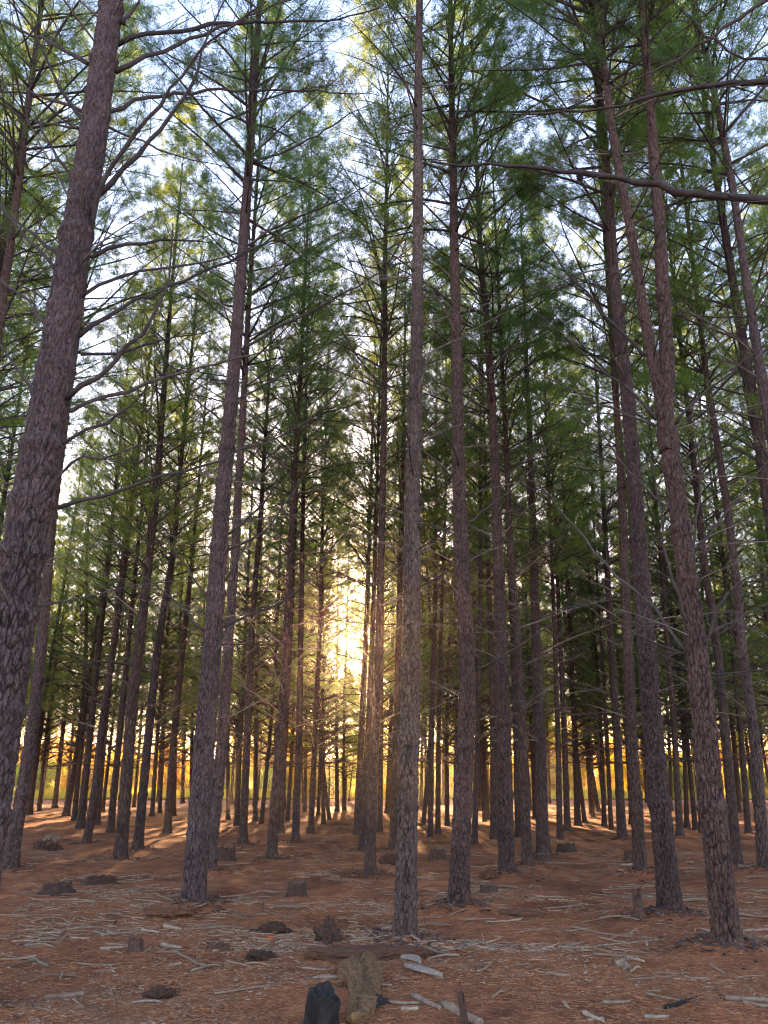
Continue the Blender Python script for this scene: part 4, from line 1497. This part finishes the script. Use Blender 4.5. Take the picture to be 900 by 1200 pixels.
def stump_mesh(seed, r, h, jag, mats, nside=72, flare=.35, lean=0.0, hollow=.25, warp=.10):
    rng = np.random.default_rng(seed)
    th = np.linspace(0, 2 * np.pi, nside, endpoint=False)
    rings = []
    lv = np.linspace(-.08 / max(h, .1), 1, 25)
    topn = vnoise(np.cos(th) * 1.6 + seed, np.sin(th) * 1.6, 0, seed) * .6 + vnoise(np.cos(th) * 4 + seed, np.sin(th) * 4, 0, seed + 1) * .5
    for v in lv:
        rr = r * (1 + flare * math.exp(-max(v, 0) * 4)) * (1 + warp * vnoise(np.cos(th) * 1.5 + seed, np.sin(th) * 1.5, v * h * 3, seed + 2)
                                                           + .09 * vnoise(np.cos(th) * 5, np.sin(th) * 5 + seed, v * h * 2, seed + 3)
                                                           + .07 * vnoise(np.cos(th) * 13, np.sin(th) * 13 + seed, v * h * 7, seed + 4))
        z = v * h * (1 + (jag if v > 0 else 0) * topn)
        rings.append(np.stack([np.cos(th) * rr + lean * np.maximum(z, 0), np.sin(th) * rr, z], -1))
    top = rings[-1]
    for f, dz in ((.82, 0), (.5, -hollow * .5), (.2, -hollow)):
        c = top.mean(0)
        q = c + (top - c) * f
        q[:, 2] = q[:, 2] * (1 - (1 - f) * .5) + c[2] * (1 - f) * .5 + dz * h + vnoise(np.cos(th) * 3 * f, np.sin(th) * 3 * f, seed, seed + 5) * .04 * h
        rings.append(q)
    V = np.concatenate(rings)
    m = len(rings)
    i = np.arange(m - 1)[:, None] * nside
    j = np.arange(nside)[None]
    j2 = (j + 1) % nside
    F = np.stack([i + j, i + j2, i + nside + j2, i + nside + j], -1).reshape(-1, 4)
    F2 = np.stack([np.full(nside, len(V)), (m - 1) * nside + np.arange(nside), (m - 1) * nside + (np.arange(nside) + 1) % nside], -1)
    V = np.vstack([V, rings[-1].mean(0)])
    mi = np.zeros(len(F) + nside, int)
    mi[24 * nside:] = min(1, len(mats) - 1)
    return mesh_np('stump', V, [F, F2], mats, mi, True)


def put(name, me, px, py, label, cat, rz=0.0, sink=.0, tilt=0.0):
    p = on_ground(px, py)
    o = obj(name, me, None, (p.x, p.y, gz(p.x, p.y) - sink))
    o.rotation_euler = (tilt, 0, rz)
    tag(o, label, cat)
    return o


sm2 = [M['stump'], M['cut']]
put('tree_stump', stump_mesh(1, .125, .20, .08, sm2), 348, 1049, 'cut grey-topped stump standing clear between flared-foot and lichen-speckled pines', 'stump')
put('tree_stump', stump_mesh(2, .115, .11, .06, sm2), 573, 1051, 'low flat cut stump beside the collared brown pine', 'stump')
put('tree_stump', stump_mesh(3, .18, .10, .5, [M['stump']]), 66, 1051, 'dark crumbling stump before the thickest pine', 'stump', 1)
put('tree_stump', stump_mesh(4, .22, .07, .5, [M['soil']]), 117, 1033, 'flat decayed stump mound behind the dark crumbling one', 'stump', 2)
put('tree_stump', stump_mesh(5, .19, .20, .5, [M['stump']]), 263, 1010, 'ragged dark stump just past the flared-foot pair', 'stump')
put('tree_stump', stump_mesh(6, .15, .19, .2, sm2), 513, 1008, 'small stump between lichen-speckled and collared pines', 'stump', 1)
put('tree_stump', stump_mesh(7, .19, .17, .3, sm2), 663, 994, 'small stump beside the aisle past the bushy-branched pine', 'stump')
put('tree_stump', stump_mesh(8, .15, .13, .2, sm2), 636, 1006, 'stump at the foot of the bushy-branched pine', 'stump')
put('tree_stump', stump_mesh(9, .15, .20, .3, [M['stump']]), 741, 1008, 'dark stump leaning on the slim aisle pine', 'stump')
put('tree_stump', stump_mesh(10, .065, .115, .3, [M['stump']]), 158, 1119, 'tiny dark upright stub at the end of a pale stick', 'stump')
put('tree_stump', stump_mesh(11, .05, .26, .6, [M['stump']], flare=.9), 749, 1080, 'narrow pointed dark shard standing in the aisle strew', 'stump')
put('tree_stump', stump_mesh(12, .022, .24, .5, [M['stump']], flare=.6, lean=-.12), 546, 1212, 'thin dark shard leaning upright at the frame bottom', 'stump')
put('charred_stump', stump_mesh(17, .105, .25, .16, [M['char'], M['char']], 72, .12, -.2, .3, .5), 376, 1208, 'black charred broken stump at the frame bottom', 'stump', .9, .03, .34)


def lump_mesh(seed, sx, sy, sz, mat, rough=.42, n=72):
    th = np.linspace(0, 2 * np.pi, n, endpoint=False)
    ph = np.linspace(-.35, math.pi / 2 - .02, 30)
    T, P = np.meshgrid(th, ph)
    x, y, z = np.cos(T) * np.cos(P), np.sin(T) * np.cos(P), np.sin(P)
    k = 1 + rough * vnoise(x * 1.7 + seed, y * 1.7, z * 1.7, seed) + rough * .6 * vnoise(x * 4, y * 4 + seed, z * 4, seed + 1) + rough * .45 * vnoise(x * 9, y * 9, z * 9 + seed, seed + 2) + rough * .4 * vnoise(x * 21, y * 21, z * 21 + seed, seed + 3)
    V = np.stack([x * k * sx, y * k * sy, z * k * sz], -1).reshape(-1, 3)
    m = len(ph)
    i = np.arange(m - 1)[:, None] * n
    j = np.arange(n)[None]
    j2 = (j + 1) % n
    F = np.stack([i + j, i + j2, i + n + j2, i + n + j], -1).reshape(-1, 4)
    F2 = np.stack([np.full(n, len(V)), (m - 1) * n + np.arange(n), (m - 1) * n + (np.arange(n) + 1) % n], -1)
    V = np.vstack([V, V[-n:].mean(0)])
    return mesh_np('lump', V, [F, F2], [mat], None, True)


put('tree_stump', lump_mesh(44, .12, .10, .12, M['stump'], .62), 384, 1109, 'spiky root stub beside the dark heap with the orange scrap', 'stump')
put('soil_clod', lump_mesh(1, .19, .14, .085, M['soil']), 317, 1099, 'black earth clod right behind the orange scrap', 'clod')
put('soil_clod', lump_mesh(2, .11, .08, .06, M['soil']), 187, 1163, 'small dark clod alone on bare litter before the flared-foot pine', 'clod')
put('soil_clod', lump_mesh(3, .10, .08, .055, M['soil']), 255, 1118, 'dark clod beside the crooked pale stick', 'clod')
put('soil_clod', lump_mesh(4, .14, .10, .06, M['soil']), 308, 1125, 'flattish dark clod in front of the orange scrap', 'clod')
put('soil_clod', lump_mesh(5, .20, .16, .15, M['soil']), 458, 1014, 'dark root clod with a white stick, behind the lichen-speckled pine', 'clod')
put('soil_clod', lump_mesh(6, .30, .18, .06, M['duff']), 200, 1080, 'low dark earth rim against the flared foot', 'clod')
put('soil_clod', lump_mesh(7, .13, .1, .06, M['soil']), 250, 1067, 'dark clod on the stump side of the flared foot', 'clod')
put('soil_clod', lump_mesh(8, .5, .3, .05, M['duff'], .3), 425, 1125, 'broad low heap of dark duff before the lichen-speckled pine', 'clod')
put('soil_clod', lump_mesh(9, .32, .2, .05, M['duff'], .3), 610, 1072, 'low dark duff heap beside the collared pine', 'clod')
put('soil_clod', lump_mesh(10, .14, .1, .09, M['soil']), 575, 1030, 'dark clod at the foot of the ridged pine', 'clod')
put('orange_scrap', lump_mesh(20, .026, .022, .026, M['orange'], .5), 317, 1106, 'small bright orange-red scrap lying on the litter', 'scrap')
put('wood_chunk', lump_mesh(21, .085, .055, .055, M['stick_pale'], .5), 730, 1139, 'split bleached wood chunk on bare litter by the aisle', 'wood chunk', 1.2)
put('wood_chunk', lump_mesh(22, .20, .15, .17, M['stump'], .5), 50, 993, 'dark broken log lump in the clump behind the thickest pine', 'wood chunk')
put('wood_chunk', lump_mesh(23, .17, .13, .12, M['stick'], .45), 60, 990, 'pale-topped broken log lump in the clump', 'wood chunk', .6, -.10)
put('wood_chunk', lump_mesh(24, .14, .12, .13, M['stump'], .45), 66, 998, 'smaller dark lump at the end of the broken log clump', 'wood chunk')


def splinter(seed, L, w, th, curve):
    rng = np.random.default_rng(seed)
    n = 14
    t = np.linspace(0, 1, n)
    wv = w * np.clip(np.sin(np.clip(t * 2.6 + .35, 0, 3.05)), .06, 1) * (1 + .12 * rng.normal(0, 1, n))
    cx = (t - .5) * L
    cy = curve * L * (t - .5) ** 2 * 2
    zz = .012 * np.sin(t * 3) + th
    V = []
    for i in range(n):
        V += [(cx[i], cy[i] - wv[i], zz[i] * .3), (cx[i], cy[i] - wv[i] * .6, zz[i]), (cx[i], cy[i] + wv[i] * .5, zz[i] * 1.2), (cx[i], cy[i] + wv[i], zz[i] * .4), (cx[i], cy[i], -.01)]
    F = [(i * 5 + k, i * 5 + (k + 1) % 5, (i + 1) * 5 + (k + 1) % 5, (i + 1) * 5 + k) for i in range(n - 1) for k in range(5)]
    F5 = [(0, 1, 2, 3), (4, 0, 3, 3)]
    return mesh_np('splinter', np.array(V), [np.array(F), np.array([(0, 1, 2), (0, 2, 3), (0, 3, 4), (n * 5 - 5, n * 5 - 3, n * 5 - 4), (n * 5 - 5, n * 5 - 2, n * 5 - 3), (n * 5 - 5, n * 5 - 1, n * 5 - 2)])], [M['grey_wood']], None, False)


M['grey_wood'] = plain_mat('grey_weathered_wood', (.18, .125, .09), (.31, .235, .175), 40, island=False)
lay('wood_splinter', splinter(1, .34, .035, .03, -.25), (470, 1130), (504, 1144), .004, 'curved weathered grey splinter, upper of the pair before the lichen-speckled pine', 'splinter', 1)
lay('wood_splinter', splinter(2, .42, .030, .025, .05), (469, 1145), (522, 1157), .004, 'long straight weathered grey splinter, lower of the pair', 'splinter', 1)

# rotten log beside the charred stump
rng = np.random.default_rng(8)
a, b = on_ground(434, 1140), on_ground(412, 1206)
Lr = (b - a).length
n, ns = 120, 96
t = np.linspace(-.5, .5, n)
th = np.linspace(0, 2 * np.pi, ns, endpoint=False)
T, U = np.meshgrid(th, t)
rr = .135 * (1 + .10 * vnoise(np.cos(T) * 1.5, np.sin(T) * 1.5, U * 4, 3) + .16 * vnoise(np.cos(T) * 4, np.sin(T) * 4, U * 2.5, 4)
            - .16 * np.abs(vnoise(np.cos(T) * 9, np.sin(T) * 9, U * 3, 5)) + .12 * vnoise(np.cos(T) * 22, np.sin(T) * 22, U * 7, 6) + .07 * vnoise(np.cos(T) * 40, np.sin(T) * 40, U * 40, 7))
rr = rr * np.clip(1.05 - np.abs(U) ** 3 * 4 + .25 * vnoise(U * 4, 0 * U, 0, 9), .45, 1.2)
V = np.stack([U * Lr, np.cos(T) * rr * 1.1 + .05 * np.sin(U * 5), np.sin(T) * rr * .72], -1).reshape(-1, 3)
i = np.arange(n - 1)[:, None] * ns
j = np.arange(ns)[None]
j2 = (j + 1) % ns
F = np.stack([i + j, i + j2, i + ns + j2, i + ns + j], -1).reshape(-1, 4)
V = np.vstack([V, [-.5 * Lr, 0, 0], [.5 * Lr, 0, 0]])
k_ = np.arange(ns)
F3 = np.vstack([np.stack([np.full(ns, n * ns), (k_ + 1) % ns, k_], -1), np.stack([np.full(ns, n * ns + 1), (n - 1) * ns + k_, (n - 1) * ns + (k_ + 1) % ns], -1)])
lay('rotten_log', mesh_np('rotten_log', V, [F, F3], [M['rot']]), (434, 1140), (412, 1206), .05, 'crumbling yellow-brown rotten log beside the charred stump', 'log', .7)
put('wood_chunk', lump_mesh(31, .10, .05, .06, M['char'], .4), 438, 1188, 'black charred chunk at the near end of the rotten log', 'wood chunk', .5)
lay('dry_stick', stick_mesh(3111, .28, .016, M['char'], .05), (785, 1183), (812, 1181), .02, 'dark charred log piece with a pale broken end', 'stick')
lay('bark_slab', splinter(3, .24, .03, .012, .02), (364, 1152), (400, 1156), .012, 'flat brown bark slab leaning between charred stump and rotten log', 'bark slab').data.materials[0] = M['stick_brown']

# ------------------------------------------------------------------ sky, sun
sd = ray(408, 757).normalized()
elev = math.asin(sd.z)
azim = math.atan2(sd.x, sd.y)
w = bpy.data.worlds.new('World')
scene.world = w
w.use_nodes = True
nt = w.node_tree
bg = nt.nodes['Background']
sky = nt.nodes.new('ShaderNodeTexSky')
sky.sky_type = 'NISHITA'
sky.sun_disc = False
sky.sun_elevation = elev
sky.sun_rotation = azim
sky.altitude = 200
sky.air_density = 1.0
sky.dust_density = .9
sky.ozone_density = 2.0
nt.links.new(sky.outputs[0], bg.inputs[0])
bg.inputs[1].default_value = 0.15
ld = bpy.data.lights.new('sun', 'SUN')
ld.energy = 5.0
ld.angle = R(.55)
ld.color = (1.0, .62, .25)
lo = bpy.data.objects.new('sun_lamp', ld)
link(lo)
lo.rotation_euler = (-sd).to_track_quat('-Z', 'Y').to_euler()
lo.location = sd * 100
# the sun itself
t = NT('sun_glow')
em = t.n('Emission')
em.inputs[0].default_value = (1.0, .80, .45, 1)
em.inputs[1].default_value = 40
tr = t.n('BsdfTransparent')
ad = t.n('AddShader')
t.l(em.outputs[0], ad.inputs[0])
t.l(tr.outputs[0], ad.inputs[1])
t.l(ad.outputs[0], t.out.inputs[0])
t.m.cycles.emission_sampling = 'NONE'
import bmesh
bm = bmesh.new()
bmesh.ops.create_icosphere(bm, subdivisions=3, radius=5000 * math.tan(R(.36)))
me = bpy.data.meshes.new('sun')
bm.to_mesh(me)
bm.free()
me.materials.append(t.m)
so = obj('sun', me, None, sd * 5000)
tag(so, 'low golden sun shining through the trees', kind='structure')

# thin haze volume added so the low sun gets a golden halo
HAZE = 0.0009
if HAZE:
    t = NT('sun_halo_haze')
    pv = t.n('VolumePrincipled')
    pv.inputs['Color'].default_value = (.95, .90, .82, 1)
    pv.inputs['Density'].default_value = HAZE
    pv.inputs['Anisotropy'].default_value = .92
    t.l(pv.outputs[0], t.out.inputs['Volume'])
    x0, x1, y0, y1, z0, z1 = -70, 70, -12, 130, -1.6, 26
    V = [(x, y, z) for z in (z0, z1) for y in (y0, y1) for x in (x0, x1)]
    F = [(0, 2, 3, 1), (4, 5, 7, 6), (0, 1, 5, 4), (2, 6, 7, 3), (0, 4, 6, 2), (1, 3, 7, 5)]
    hz = obj('haze', mesh_np('haze', np.array(V, float), [np.array(F)], [t.m], None, False))
    tag(hz, 'thin haze added among the trees to give the low sun a golden glow', kind='stuff')

# ------------------------------------------------------------------ render settings
scene.view_settings.view_transform = 'Standard'
scene.view_settings.look = 'None'
scene.view_settings.gamma = 1.0
scene.view_settings.exposure = 3.0
scene.view_settings.use_white_balance = True
scene.view_settings.white_balance_temperature = 6800
scene.view_settings.white_balance_tint = 31
scene.render.engine = 'CYCLES'
cy = scene.cycles
cy.max_bounces = 5
cy.diffuse_bounces = 3
cy.glossy_bounces = 2
cy.transmission_bounces = 3
cy.transparent_max_bounces = 8
cy.volume_bounces = 0
cy.sample_clamp_indirect = 2.0
cy.use_adaptive_sampling = True
cy.use_denoising = True
cy.pixel_filter_type = 'BLACKMAN_HARRIS'
cy.filter_width = 1.15
